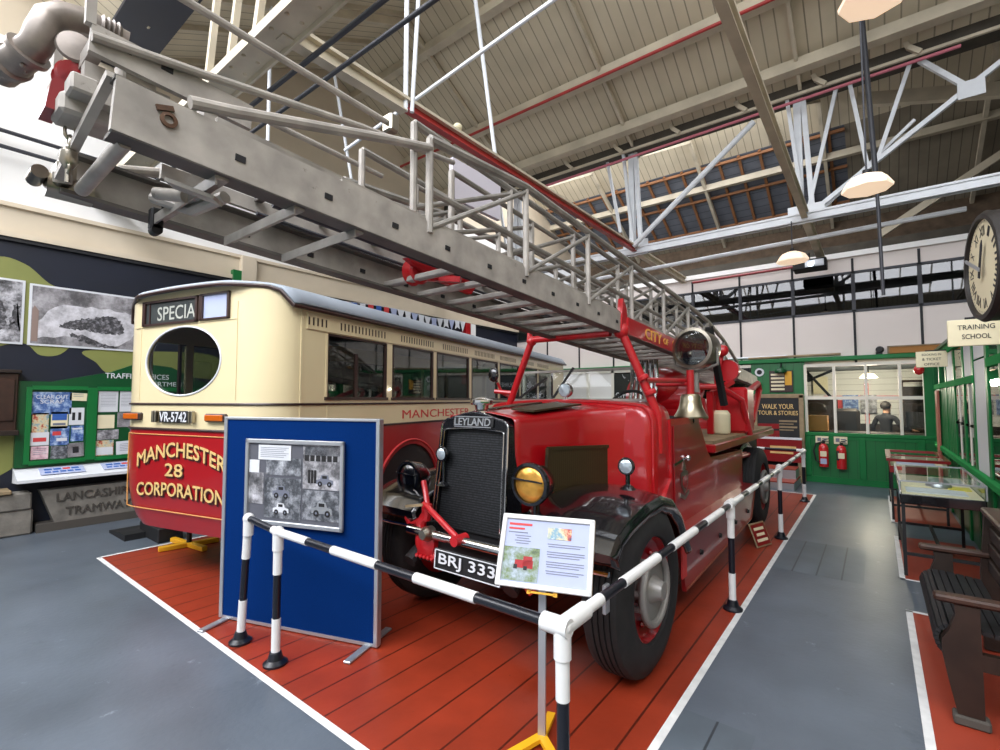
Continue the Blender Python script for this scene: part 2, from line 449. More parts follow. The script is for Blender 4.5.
# far wall: office block of off-white panels and dark glazing above the green kiosk
YF = 11.4
px = [-8.25, -7.2, -6.2, -5.22, -4.23, -3.25, -2.26, -1.27, -.27, .7, 1.69, 2.7]
w = MB()
w.m(0).box(px[0], px[-1], YF, YF+.12, 2.3, 3.3); w.m(0).box(px[0], px[-1], YF, YF+.12, 4.07, 4.36)
w.m(1)
for x in px[1:-1]:
    w.box(x-.02, x+.02, YF-.012, YF+.01, 2.3, 3.3); w.box(x-.02, x+.02, YF-.012, YF+.01, 4.07, 4.33)
w.m(2).box(px[0], px[-1], YF-.06, YF+.3, 4.36, 4.46)
w.m(3).box(px[0], px[-1], YF+3.0, YF+3.1, 2.3, 4.4); w.m(3).box(px[0], px[-1], YF+.12, YF+3, 4.38, 4.4)
w.m(3).box(px[0], px[-1], YF+.12, YF+3, 2.3, 2.32)
struct('wall_back', w, [M_pinkwall, M_dark, M_whitewall, mat('dim office interior', '565b5c', .8)])
for i in range(len(px)-1):
    o = MB().box(px[i]+.03, px[i+1]-.03, YF+.03, YF+.04, 3.3, 4.07).build('window_%d' % (i+4), G_dark); tag(o, kind='structure')
    fr = MB(); fr.box(px[i]-.03, px[i]+.03, YF-.01, YF+.06, 3.3, 4.07); fr.box(px[i], px[i+1], YF-.01, YF+.05, 3.28, 3.33); fr.box(px[i], px[i+1], YF-.01, YF+.05, 4.04, 4.08)
    fr.build('window_frame', M_steeldark, o)
struct('wall_end', MB().box(-8.25, 5, 15.3, 15.5, 0, 6.4), M_brick)
struct('wall_right', MB().box(4.9, 5, 3, 15.3, 0, 6.4), M_brick)
w = MB(); w.m(0).box(1.9, 2.0, -6, 4.55, 0, 1.1); w.m(1).box(1.9, 2.0, -6, 4.55, 1.1, 2.9); w.m(0).box(1.86, 2.0, -6, 4.55, 1.06, 1.14)
struct('wall_light_block', w, [M_greenp, M_cream])  # unseen wall added to block low light from the right

# ------------------------------------------------------------------ roof
def slope(mb, x0, x1, y0, z0, y1, z1): mb.poly([(x0, y0, z0), (x1, y0, z0), (x1, y1, z1), (x0, y1, z1)])
ZV = 6.3; RI = 1.8
c = MB()
slope(c.m(1), -.9, 5, 8.5, ZV, 11.9, ZV+RI)  # unseen slope, boarded to keep bright reflections off the right-hand far panes
slope(c.m(0), -8.25, -4.3, 1.83, ZV, 5.17, ZV+RI)
slope(c.m(0), -8.25, 5, 5.17, ZV+RI, 8.5, ZV); slope(c.m(0), -8.25, 5, -1.6, ZV+RI, 1.83, ZV); slope(c, -8.25, 5, -6, 6.0, -5, ZV)
k = lambda y: ZV+RI-(y-11.9)*RI/3.4
slope(c.m(0), -8.25, 5, 11.9, k(11.9), 12.75, k(12.75))
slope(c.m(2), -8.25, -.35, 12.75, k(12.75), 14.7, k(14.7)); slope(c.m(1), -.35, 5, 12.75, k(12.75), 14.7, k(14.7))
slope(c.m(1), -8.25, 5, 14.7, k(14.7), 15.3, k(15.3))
struct('ceiling', c, [M_ceil, M_ceil_dark, M_slate], recalc=False)
for i, (y0, y1) in enumerate(((1.83, 5.17), (8.5, 11.9), (-5, -1.6))):
    g = MB(); slope(g, -4.3 if i == 0 else -8.25, -.9 if i == 1 else 5, y0, ZV, y1, ZV+RI)
    o = g.build('window_%d' % (20+i), (M_sky2, M_sky3, M_sky)[i], recalc=False); tag(o, kind='structure')
    fr = MB()
    for j in range(14): fr.bar((-8+j, y0, ZV-.04), (-8+j, y1, ZV+RI-.04), .05, .07)
    fr.build('glazing_bar', M_beam, o)
for x in [-8+j*.46 for j in range(17)]: struct('roof_batten', MB().bar((x, 12.75, k(12.75)-.04), (x, 14.7, k(14.7)-.04), .06, .07), M_batten)
for y in (12.8, 13.7, 14.68): struct('roof_batten', MB().bar((-8.25, y, k(y)-.06), (-.35, y, k(y)-.06), .07, .06), M_batten)
# purlins
sl = lambda y: ZV+RI-(y-5.17)*RI/3.33
for y, s in ((5.66, .15), (7.1, .17), (8.02, .17)): struct('roof_purlin', MB().box(-8.25, 5, y-s/2, y+s/2, sl(y)-s, sl(y)-.01), M_beam)
for y in (13.3,): struct('roof_purlin', MB().box(-8.25, 5, y-.07, y+.07, k(y)-.2, k(y)-.05), M_beam)
for y in (.4,): struct('roof_purlin', MB().box(-8.25, 5, y-.08, y+.08, 6.85, 7.0), M_beam)
for x in (-6.05, -3.4, -.75, 1.9, 4.4):
    r = MB()
    r.bar((x, 5.17, ZV+RI-.1), (x, 8.5, ZV-.06), .045, .08); r.bar((x, 1.83, ZV-.12), (x, 5.17, ZV+RI-.16), .07, .12)
    r.bar((x, 8.5, ZV-.12), (x, 11.9, ZV+RI-.16), .07, .12); r.bar((x, 11.9, ZV+RI-.16), (x, 15.3, ZV-.12), .07, .12)
    struct('roof_rafter', r, M_beam)
    if x < 4:
        t = MB(); zb = 4.3
        red = 1 if x == -3.4 else 0
        t.m(0).box(x-.055, x+.055, 1.7, 11.3, zb+.1, zb+.13); t.m(0).box(x-.01, x+.01, 1.7, 2.9, zb, zb+.1); t.m(red).box(x-.01, x+.01, 2.9, 8.4, zb+.03, zb+.1); t.m(0).box(x-.01, x+.01, 8.4, 11.3, zb, zb+.1)
        t.m(0).box(x-.05, x+.05, 1.7, 2.9, zb-.012, zb); t.m(red).box(x-.04, x+.04, 2.9, 8.4, zb+.02, zb+.032); t.m(0).box(x-.05, x+.05, 8.4, 11.3, zb-.012, zb)
        struct('roof_tie_beam', t, [M_beam, M_redpipe])
        for (ya, za, yb, zb2) in (((4.25, 4.4, 3.75, 6.7), (2.9, 4.3, 2.9, 6.7)) if x < -3 else ((3.4, 4.4, 3.4, 7.0),)):
            struct('roof_strut', MB().cyl((x+.02, ya, za), (x+.02, yb, zb2), .022, n=10), M_white)
        if x == -3.4: struct('roof_strut', MB().cyl((x+.05, 2.95, 4.3), (x+.1, 3.05, 6.7), .02, n=8), M_white)
struct('roof_tie_rod', MB().cyl((-4.79, 3.2, 4.51), (-1.0, 3.2, 4.93), .018, n=8), M_white)
# valley girders: deep timber gutter beam on a painted lattice
class Struts:
    def bar(s, *a): struct('lattice_strut', MB().bar(*a), M_white)
    def box(s, *a): struct('gusset_plate', MB().box(*a), M_white)
def valley(Y, zt, zb, nodes, first):
    gut = MB(); gut.m(0).box(-8.25, 5, Y-.16, Y+.16, zt, zt+.5); gut.m(1).box(-8.25, 5, Y-.27, Y+.27, zt+.48, zt+.56)
    if first: gut.m(0).box(-8.25, 5, 1.55, 2.1, zt-.05, zt)
    else: gut.m(1).box(-8.25, 5, Y-.19, Y-.15, zt-.02, zt+.02)
    x = -8.0
    while x < 5 and not first:
        gut.m(1).bar((x, Y-.18, zt+.45), (x+.1, Y-.2, zt+.12), .06, .06); gut.bar((x+.1, Y-.2, zt+.12), (x+.22, Y-.2, zt), .06, .06); x += 1.05
    struct('valley_gutter', gut, [M_beamdark if not first else M_navy, M_beam])
    if first: return
    ch = MB(); ch.box(-8.25, 5, Y-.14, Y+.14, zb+.1, zb+.13); ch.box(-8.25, 5, Y-.012, Y+.012, zb, zb+.1); ch.box(-8.25, 5, Y-.12, Y-.1, zb, zb+.11)
    struct('lattice_bottom_chord', ch, M_white)
    for x in nodes:
        S = Struts()
        S.bar((x-.06, Y, zb), (x-.06, Y, zt), .1, .09); S.bar((x+.1, Y, zb), (x+.02, Y, zt), .07, .07)
        S.bar((x, Y-.1, zb), (x-.18, Y-.1, zt), .05, .05)
        full = x > -2
        if full:
          S.bar((x+.02, Y, zb+.1), (x+.44, Y, zt), .05, .05)
          S.bar((x+.02, Y, zb+.1), (x+2.65, Y, zt), .07, .06)
          S.bar((x+.1, Y+.12, zb+.1), (x+1.3, Y+.12, zt-.75), .04, .04)
          S.bar((x+.77, Y, zb+.62), (x+.6, Y, zt), .05, .05); S.bar((x+.87, Y, zb+.68), (x+1.27, Y, zt), .05, .05)
          S.bar((x+1.85, Y, zt-.6), (x+1.37, Y, zt), .06, .06)
          S.box(x+1.72, x+1.98, Y-.05, Y-.035, zt-.72, zt-.5)
        if not full: S.bar((x-.3, Y, zb+.5), (x-.55, Y, zt), .05, .05)
        S.box(x-.22, x+.25, Y-.07, Y-.05, zb-.02, zb+.26)
        E = MB(); E.cyl((x+.05, Y-.25, zb+.1), (x+2.05, Y-.25, zt-.25), .045, n=10)
        if x == -3.42: struct('lattice_brace', E, M_white)
valley(8.5, 6.22, 4.28, [-6.1, -3.42, -.75, 1.9], False)
valley(1.83, 6.29, 4.3, [], True)
n = MB(); n.box(-8.25, 5, 1.58, 1.8, 4.3, 4.33); n.box(-8.25, 5, 1.57, 1.59, 4.26, 4.34); n.box(-8.25, 5, 1.79, 1.81, 4.26, 4.34)
for j in range(60): n.sphere((-8+.22*j, 1.63, 4.3), .018, 6); n.sphere((-8+.22*j, 1.74, 4.3), .018, 6)
for j in range(4): n.bar((-4.6+j*.45, 1.66, 4.33), (-4.3+j*.5, 1.7, 6.3), .05, .05)
struct('near_lattice_chord', n, [M_beam])
struct('pipe_run', MB().cyl((-8.25, 1.93, 4.24), (5, 1.93, 4.24), .02, n=12), M_steeldark)
struct('pipe_run', MB().cyl((-8.25, 2.12, 4.22), (5, 2.12, 4.22), .018, n=12), M_steeldark)
struct('pipe_run', MB().cyl((-8.25, 6.95, 6.84), (5, 6.95, 6.84), .026, n=10), M_redpipe)
struct('pipe_run', MB().cyl((-8.25, 8.25, 5.98), (1.0, 8.25, 6.1), .022, n=10), mat('pink pipe paint', 'c06a78', .5))
struct('pipe_run', MB().cyl((-8.25, 8.9, 4.0), (1.05, 8.9, 4.18), .035, n=10), M_white)
struct('pipe_run', MB().cyl((.1, 7.6, 4.2), (-.03, 7.6, 8.0), .03, n=10), M_steeldark)
struct('pipe_run', MB().cyl((.12, 7.6, 2.9), (.1, 7.6, 4.2), .02, n=10), M_steeldark)
struct('pipe_run', MB().cyl((XL+.2, -6, 4.79), (XL+.2, 11.3, 4.79), .025, n=8), M_steeldark)
struct('pipe_run', MB().cyl((XL+.2, -6, 4.6), (XL+.2, 11.3, 4.6), .025, n=8), M_steeldark)
struct('roof_brace', MB().bar((-.1, 10.6, 7.0), (4.6, 10.6, 5.6), .12, .22), M_beam)
struct('roof_brace', MB().bar((.2, 13.2, 5.2), (3.4, 13.2, 7.2), .1, .14), M_beam)
struct('pipe_run', MB().cyl((-3.2, 11.25, 4.27), (-.7, 11.25, 4.3), .03), M_redd)
struct('roof_mid_rail', MB().box(-8.25, 3, 13.2, 13.35, 4.9, 5.1), M_beamdark)

# ------------------------------------------------------------------ green kiosk along the far end (front) and the right side
YK = 11.3
kb = MB()
kb.m(0).box(-1.12, .86, YK, YK+.06, .1, .9); kb.m(1).box(-1.14, .86, YK-.03, YK+.1, .9, .97, .01); kb.m(1).box(-1.14, .86, YK-.02, YK+.06, 0, .12)
for x in (-1.08, -.22, .62): kb.m(1).box(x-.05, x+.05, YK-.02, YK+.06, .1, .92, .008)
kb.m(1).box(-1.14, .86, YK-.015, YK+.02, .84, .9)
kb.m(0).box(-2.06, -1.1, YK, YK+.06, 0, 2.36)
kb.m(1).box(-8.2, .86, YK-.06, YK+.12, 2.36, 2.44, .01)
kb.m(1).box(.68, .86, YK-.02, YK+.08, .97, 2.36)
kb.m(2).box(-8.2, -2.06, YK-.02, YK+.06, 2.28, 2.34); kb.m(2).box(-8.2, -2.06, YK-.02, YK+.06, 1.56, 1.62)
kb.m(2).box(-8.2, -2.06, YK, YK+.06, 0, .85)
kb.m(2)
for x in (-7.9, -6.9, -5.9, -5.2, -4.55, -3.8, -3.1): kb.box(x-.035, x+.035, YK-.02, YK+.06, .85, 2.34)
for i, (x0, x1) in enumerate(((-7.9, -6.9), (-6.9, -5.9), (-5.9, -5.2), (-5.2, -4.55), (-4.55, -3.8), (-3.8, -3.1), (-3.1, -2.06))):
    o = MB().box(x0+.03, x1-.03, YK+.02, YK+.03, .86, 1.57).build('window_%d' % (80+i), M_whitewall); tag(o, kind='structure')
    o = MB().box(x0+.03, x1-.03, YK+.02, YK+.03, 1.62, 2.29).build('window_%d' % (90+i), M_whitewall if i in (1, 2, 5) else G_dark); tag(o, kind='structure')
struct('wall_kiosk', kb, [M_green, M_greenp, M_cwhite])
kx = [-1.09, -.62, -.13, .36, .70]
for i in range(4):
    for j, (z0, z1) in enumerate(((.97, 1.60), (1.68, 2.24))):
        o = MB().box(kx[i]+.03, kx[i+1]-.03, YK+.02, YK+.025, z0, z1).build('window_%d' % (30+2*i+j), G_clear); tag(o, kind='structure')
        fr = MB()
        fr.box(kx[i]-.024, kx[i]+.024, YK-.015, YK+.05, z0-.02, z1+.06, .006); fr.box(kx[i], kx[i+1], YK-.014, YK+.04, z1+.01, z1+.07)
        if i == 3: fr.box(kx[4]-.03, kx[4]+.03, YK-.015, YK+.05, z0-.02, z1+.06)
        fr.build('window_frame', M_cwhite, o)
w = MB(); w.m(0).box(-8.2, 2.4, 14.2, 14.25, 0, 2.4); w.m(1).box(-1.0, .55, 14.17, 14.2, 1.62, 1.7); w.m(1).box(-.75, -.6, 14.17, 14.2, 1.0, 1.6); w.m(1).box(-.2, -.12, 14.17, 14.2, 1.0, 2.0)
w.m(3).box(-1.9, -.72, 14.1, 14.19, 0, 1.62); w.m(3).box(.42, 1.4, 14.1, 14.19, 0, 1.9); w.m(3).box(-.72, .42, 14.12, 14.19, 0, 1.05)
w.m(2).box(-1.3, .86, YK+.1, 14.2, 2.36, 2.4)
struct('wall_office', w, [mat('white boarded wall', 'd8d6cf', .6, stripe=(2, .14, .012, .6)), M_inkr, M_woodlt, M_wooddk])

# right side of the kiosk, posts, rails and panes running towards the camera
XK = .82
kr = MB()
ys = [5.0, 5.62, 6.25, 7.05, 7.75, 8.6, 9.5, 10.4, 11.3]
kr.m(0).box(XK+.01, XK+.06, 4.6, YK, .0, .8); kr.m(4).box(XK-.04, XK+.08, 4.6, YK, .8, .88, .01)
kr.m(4).box(XK-.03, XK+.08, 4.6, YK, 2.26, 2.36); kr.m(4).box(XK-.02, XK+.07, 4.6, 6.2, 1.9, 1.98); kr.m(4).box(XK-.02, XK+.07, 7.0, YK, 1.78, 1.86)
for i, y in enumerate(ys): kr.m(1).box(XK-.01, XK+.08, y-.06, y+.06, 0, 2.3, .004)
for y in ys[5:-1]:
    for q in (.18, .36, .54, .72): kr.m(1).box(XK-.004, XK+.04, y+q-.025, y+q+.025, .88, 1.8)
for y in (7.4, 8.17): kr.m(3).box(XK-.008, XK+.05, y-.025, y+.015, .88, 1.8); kr.m(3).box(XK-.006, XK+.05, 7.1, 8.55, 1.3, 1.33)
kr.m(2).box(XK-.06, XK+1.2, 5.6, YK, 2.36, 2.4)
struct('wall_kiosk_right', kr, [M_green, M_greenp, M_greend, M_cwhite, mat('flat green paint', '2c8a4a', .9, spec=.05)])
for i in range(len(ys)-1):
    o = MB().box(XK, XK+.008, ys[i]+.05, ys[i+1]-.05, .88, 2.0 if i == 2 else 1.78).build('window_%d' % (50+i), M_paper if i == 2 else (M_greenp if i > 4 else G_dark)); tag(o, kind='structure')
for i in range(len(ys)-1): o = MB().box(XK, XK+.008, ys[i]+.05, ys[i+1]-.05, 2.02 if i == 2 else 1.86, 2.26).build('window_%d' % (70+i), M_paper if i in (2, 3, 5) else G_clear); tag(o, kind='structure')
struct('wall_kiosk_inner', MB().box(XK+.9, XK+.95, 4.6, 14.2, 0, 2.36), MATS['white boarded wall'])
# ================================================================== FIRE ENGINE
EX = -2.08
eng = thing('fire_engine', 'red vintage fire engine carrying a long turntable ladder over its bonnet', 'fire engine', (EX, 4.9, 0))
def part(mb, name, mats, label=None, parent=eng, **k):
    o = mb.build(name, mats, parent, **k)
    if label: o['label'] = label
    return o
def rx(x): return EX+x

# chassis
c = MB()
for s in (-1, 1): c.box(rx(s*.42)-.05, rx(s*.42)+.05, 2.35, 8.6, .58, .76)
for y in (2.5, 3.6, 4.8, 6.2, 7.6): c.box(rx(-.42), rx(.42), y-.05, y+.05, .6, .72)
c.cyl((rx(-.85), 2.87, .49), (rx(.85), 2.87, .49), .06); c.cyl((rx(-.85), 6.95, .49), (rx(.85), 6.95, .49), .08)
c.sphere((rx(0), 6.95, .49), .2)
for s in (-1, 1): c.box(rx(s*.45)-.04, rx(s*.45)+.04, 2.4, 3.5, .5, .56)
part(c, 'chassis', M_blackm)
# wheels
def wheel(y, side, xo, name='wheel', dual=False):
    R = .5; wd = .27; ax = (side, 0, 0)
    o = (xo-side*wd, y, R)
    T = MB()
    prof = [(.29, .02), (.36, 0), (.43, .01), (.475, .04), (.487, .07)]
    for g in range(4):
        t = .075+g*.033
        prof += [(.489, t), (.489, t+.022), (.478, t+.024), (.478, t+.031)]
    prof += [(.487, .205), (.475, .23), (.43, .255), (.36, wd), (.3, wd-.015), (.29, wd-.04)]
    T.lathe(prof, o, ax, 48, closed=True)
    wh = part(T, name, M_rubber)
    D = MB(); D.lathe([(.3, .03), (.305, .235), (.285, .24), (.275, .2), (.24, .17), (.17, .15), (.1, .16), (.04, .16)], o, ax, 40)
    for j in range(8):
        a = 2*PI*j/8; D.sphere(Vector(o)+Vector((side*.175, math.cos(a)*.22, math.sin(a)*.22)), .02, 8)
    d = D.build('rim', M_red, wh); d['label'] = 'red wheel disc'
    H = MB(); H.tube([Vector(o)+Vector((side*.26, math.cos(2*PI*j/32)*.19, math.sin(2*PI*j/32)*.19)) for j in range(32)], .021, 10, True)
    for j in range(8):
        a = 2*PI*j/8; H.cyl(Vector(o)+Vector((side*.16, math.cos(a)*.14, math.sin(a)*.14)), Vector(o)+Vector((side*.24, math.cos(a)*.14, math.sin(a)*.14)), .02, n=8)
    H.lathe([(.1, .15), (.1, .22), (.08, .25), (.06, .28), (.05, .31), (.02, .315)], o, ax, 24)
    H.lathe([(.19, .245), (.13, .2), (.1, .2)], o, ax, 32)
    h = H.build('hub', mat('grey hub paint %s%d' % ('l' if side < 0 else 'r', int(y)), '8f8c88', .4, .3), wh); h['label'] = 'grey hub with a raised ring'
wheel(2.81, 1, -1.035); wheel(2.87, -1, -3.06); wheel(6.95, 1, -1.14); wheel(6.95, -1, -3.02)

# radiator, leaning back a little
tilt = .09/.8
def RP(x, z, d=0.): return Vector((rx(-.085)+x*(1-.1*(z-.7)/.8), 2.4+(z-.7)*tilt+d, z))
def radout(hw, top, bot, sh):
    pts = [(-hw, bot)]
    for j in range(5): a = PI-PI/2*j/4; pts.append((-hw+sh+math.cos(a)*sh, top-.05-sh*.6+math.sin(a)*sh*.6+.0))
    pts.append((-.12, top-.04 if hw < .3 else top-.02)); pts.append((0, top-.035 if hw < .3 else top)); pts.append((.12, top-.04 if hw < .3 else top-.02))
    for j in range(5): a = PI/2-PI/2*j/4; pts.append((hw-sh+math.cos(a)*sh, top-.05-sh*.6+math.sin(a)*sh*.6))
    pts.append((hw, bot))
    return pts
o_ = radout(.325, 1.52, .7, .09); i_ = radout(.29, 1.445, .72, .03)
r = MB(); n = len(o_)
vs = [RP(x, z) for x, z in o_]+[RP(x, z) for x, z in i_]+[RP(x, z, .17) for x, z in o_]+[RP(x, z, .04) for x, z in i_]
fs = []
for j in range(n-1):
    fs += [(j, j+1, n+j+1, n+j), (j, j+1, 2*n+j+1, 2*n+j), (n+j, n+j+1, 3*n+j+1, 3*n+j)]
r.add(vs, fs); r.poly([RP(x, z, .17) for x, z in o_])
rad = part(r, 'radiator_shell', M_black, 'black radiator shell')
MB().poly([RP(x, z, .035) for x, z in i_]).build('radiator_core', M_mesh, rad)
e = MB(); e.tube([RP(x, z, -.002) for x, z in i_], .0045, 6); e.tube([RP(x, z, .0) for x, z in o_], .0075, 6); e.tube([RP(x, z, .17) for x, z in o_], .006, 6)
e.build('chrome_edging', M_chrome, rad)
e = MB(); e.lathe([(.055, 0), (.055, .02), (.045, .03), (.05, .06), (.075, .062), (.08, .075), (.078, .095), (.04, .11), (.0, .112)], RP(0, 1.505, .08), (0, 0, 1), 20)
e.build('filler_cap', M_chrome, rad)
e = MB(); e.m(0).obox(RP(0, 1.452, -.006), (.36, .012, .066), Matrix.Rotation(-.15, 3, 'X'), .004)
e.m(1).text('LEYLAND', frame(RP(0, 1.452, -.014), (1, 0, 0), (0, tilt, 1)), .32, .05, .004, .012)
for s in (-1, 1): e.bar(RP(-.18, 1.452+s*.034, -.012), RP(.18, 1.452+s*.034, -.012), .006, .006)
e.build('name_badge', [M_blackm, M_silver], rad)
# bonnet: flared surface from radiator to scuttle
def sect(t):            # half width, top z, side bottom z, shoulder
    hw = .30+.125*t+.33*max(0, (t-.62)/.38)**2
    return hw, 1.485+.06*t, .86+.0*t
def bonnet(u, v):
    t = u; hw, zt, zb = sect(t); y = 2.55+t*1.02
    a = v*2-1
    s = abs(a)
    if s < .5: x = hw*.86*s/.5; z = zt+.035*(1-(s/.5)**1.4)
    elif s < .66:
        q = (s-.5)/.16*PI/2; x = hw*.86+hw*.14*math.sin(q); z = zt-hw*.16*(1-math.cos(q))
    else: x = hw; z = zt-hw*.16-(s-.66)/.34*(zt-hw*.16-zb)
    return Vector((rx(-.085*(1-t))+math.copysign(x, a), y, z))
B = MB().grid(bonnet, 20, 48)
bon = part(B, 'bonnet', M_red, solid=.006)
for s in (-1, 1):
    v = MB(); x0 = rx(s*.35-.05); x1 = rx(s*.425-.01)
    pts = [(x0+s*.025, 2.76, 1.275), (x1+s*.055, 3.42, 1.25), (x1+s*.055, 3.42, .95), (x0+s*.025, 2.74, 1.0)]
    v.prism(pts, (s*.014, 0, 0))
    for i in range(4): v.bar(Vector(pts[i])+Vector((s*.01, 0, 0)), Vector(pts[(i+1) % 4])+Vector((s*.01, 0, 0)), .022, .022, up=(1, 0, 0))
    o = v.build('side_vent', M_vent, bon); o['label'] = 'brown louvred vent'
e = MB()
for s in (-1, 1): e.prism([(rx(s*.06), 2.72, 1.531), (rx(s*.25), 2.72, 1.518), (rx(s*.3), 3.3, 1.56), (rx(s*.06), 3.3, 1.572)], (0, 0, .012))
e.build('top_louvre', M_vent, bon)
MB().tube([(rx(-.085), 2.55, 1.527), (rx(0), 3.55, 1.585)], .008, 6).build('hinge', M_chrome, bon)
# scuttle and cab sides
def scut(u, v):
    y = 3.5+u*.28; a = v*2-1; s = abs(a); hw = .78+.03*u; zt = 1.565+.015*u
    if s < .55: x = hw*.84*s/.55; z = zt+.03*(1-(s/.55)**2)
    elif s < .72:
        q = (s-.55)/.17*PI/2; x = hw*.84+hw*.16*math.sin(q); z = zt-.14*(1-math.cos(q))
    else: x = hw; z = zt-.14-(s-.72)/.28*(zt-.14-.72)
    return Vector((rx(math.copysign(x, a)), y, z))
def fr_(u, v):
    p = scut(0, v); return Vector((EX+(p.x-EX)*(1-.55*u), 3.5-.06*math.sin(u*PI/2), p.z-(p.z-1.0)*.45*u))
S = MB().grid(scut, 4, 48).grid(fr_, 6, 48)
sc_ = part(S, 'scuttle', M_red, solid=.006)
e = MB(); e.tube([scut(0, v/40) for v in range(41)], .011, 6); e.build('beading', M_red, sc_)
for s in (1, -1):
    X = rx(s*.83); th = -s*.05
    P = [(3.74, 1.45), (4.42, 1.45), (4.5, 1.4), (4.78, 1.1), (4.85, 1.06), (6.2, 1.02), (6.2, .62), (3.5, .62), (3.62, .9), (3.74, 1.0)]
    d = MB(); d.prism([(X, y, z) for y, z in P], (th, 0, 0))
    sd = part(d, 'cab_side', M_red)
    e = MB(); e.prism([(X+s*.004, y, z) for y, z in [(3.78, 1.4), (4.4, 1.4), (4.46, 1.36), (4.7, 1.1), (4.2, 1.02), (3.95, .8), (3.78, .8)]], (s*.008, 0, 0))
    e.build('door_panel', M_redd, sd)
    e = MB()
    e.bar((X+s*.012, 3.76, 1.1), (X+s*.012, 4.05, 1.13), .012, .02); e.sphere((X+s*.03, 4.05, 1.13), .025, 10); e.build('door_handle', M_chrome, sd)
    M = frame((X+s*.014, 4.0, .94), (0, s, 0), (0, 0, 1))
    e = MB(); e.m(0).prism([M @ Vector((x, y, 0)) for x, y in ((-.09, .08), (0, .1), (.09, .08), (.08, -.03), (0, -.09), (-.08, -.03))], (s*.005, 0, 0))
    e.m(1).prism([M @ Vector((x, y, .005)) for x, y in ((-.055, .05), (.055, .05), (.048, -.02), (0, -.055), (-.048, -.02))], (s*.004, 0, 0))
    e.m(0).prism([M @ Vector((x, y, 0)) for x, y in ((-.05, .1), (-.02, .14), (0, .17), (.02, .14), (.05, .1))], (s*.005, 0, 0))
    e.m(0).prism([M @ Vector((x, y, 0)) for x, y in ((-.11, -.07), (0, -.11), (.11, -.07), (.12, -.1), (0, -.14), (-.12, -.1))], (s*.005, 0, 0)); e.build('crest', [M_nickel, M_redd], sd)
# windscreen
g = MB(); y0 = 3.7
fr = MB(); pts = [(rx(-.66), y0, 1.6), (rx(.66), y0, 1.6), (rx(.56), y0+.06, 1.86), (rx(-.56), y0+.06, 1.86)]
for i in range(4): fr.bar(pts[i], pts[(i+1) % 4], .022, .022)
ws = part(fr, 'windscreen_frame', M_alu)
g.poly(pts).build('windscreen_glass', G_clear, ws)
for (xa, xb, zb) in ((-.18, .02, 1.88), (-.55, -.25, 1.8)):
    MB().bar((rx(xa), y0-.03, 1.62), (rx(xb), y0-.02, zb), .02, .016).build('wiper', M_blackm, ws)
e = MB(); e.m(0).sphere((rx(.02), 3.56, 1.68), .06, 18, (1, .8, 1)); e.m(1).lathe([(.058, 0), (.05, .012), (.0, .02)], (rx(.02), 3.525, 1.68), (0, -1, 0), 20); e.m(0).cyl((rx(.02), 3.56, 1.58), (rx(.02), 3.56, 1.66), .014)
part(e, 'spotlight', [M_chrome, M_lens], 'small chrome spotlight on the scuttle')
e = MB(); e.m(0).sphere((-2.74, 3.42, 1.83), .058, 16, (1, .5, 1.15)); e.m(1).tube([(-2.72, 3.45, 1.76), (-2.7, 3.5, 1.66), (-2.6, 3.55, 1.6)], .012); e.m(1).tube([(-2.75, 3.45, 1.68), (-2.55, 3.5, 1.66)], .02)
part(e, 'wing_mirror', [M_black, M_redt], 'round black mirror on a red arm')
# ladder head gantry: slanted red tubes and crossbar
G = MB(); L0 = (-2.62, 3.5, 1.56); L1 = (-2.34, 3.45, 2.11); R0 = (-1.3, 3.6, 1.5); R1 = (-1.52, 3.46, 2.13)
G.tube([(-2.66, 3.52, 1.3), L0, L1], .03, 12); G.tube([(-1.3, 3.62, 1.2), R0, R1], .032, 12); G.tube([L1, (-2.3, 3.44, 2.12), (-1.6, 3.44, 2.12)], .03, 12)
G.sphere(L1, .045, 14); G.sphere(R1, .062, 14); G.lathe([(.036, 0), (.044, .01), (.044, .03), (.036, .04)], (-1.37, 3.53, 1.75), (-.5, -.2, 1), 14); G.lathe([(.036, 0), (.044, .01), (.044, .03), (.036, .04)], (-1.33, 3.56, 1.64), (-.3, -.2, 1), 14)
G.cyl((-2.36, 3.45, 2.1), (-2.36, 3.45, 2.2), .03, .02)
gan = part(G, 'ladder_gantry', M_redt, 'red tubular frame that steadies the ladder')
h = MB(); h.prism([(-1.49, 3.4, 2.14), (-1.49, 3.52, 2.14), (-1.49, 3.5, 2.3), (-1.5, 3.46, 2.38), (-1.49, 3.42, 2.3)], (-.04, 0, 0)); h.build('guide_horn', M_redt, gan)
MB().cyl((-1.37, 3.53, 1.75), (-1.32, 4.42, 1.77), .022).build('grab_rail', M_redt, gan)
# front: cross member, spring hanger, number plate, tow hook, bumper tube
f_ = MB(); f_.box(rx(-.4), rx(.4), 2.28, 2.36, .52, .7, .01)
for s in (-1, 1): f_.tube([(rx(s*.42), 2.6, .62), (rx(s*.42), 2.35, .6), (rx(s*.42), 2.22, .52)], .05, 10)
part(f_, 'dumb_iron', M_blackm)
part(MB().cyl((rx(-.45), 2.24, .725), (rx(.5), 2.24, .725), .03, n=16), 'bumper_tube', M_chrome, 'polished tube below the radiator')
M = frame((rx(.15), 2.15, .62), (1, 0, 0), (0, .08, 1))
e = MB(); e.m(0).obox((rx(.15), 2.16, .62), (.53, .012, .125), None, .003); e.m(1)
for a, b in (((-.255, -.055), (.255, -.055)), ((.255, -.055), (.255, .055)), ((.255, .055), (-.255, .055)), ((-.255, .055), (-.255, -.055))): e.bar(M @ Vector((*a, .003)), M @ Vector((*b, .003)), .007, .004)
e.m(1).text('BRJ 333', M @ Matrix.Translation((0, 0, .002)), .44, .078, .004, .012)
part(e, 'number_plate', [M_blackm, M_paper], 'black plate with white letters')
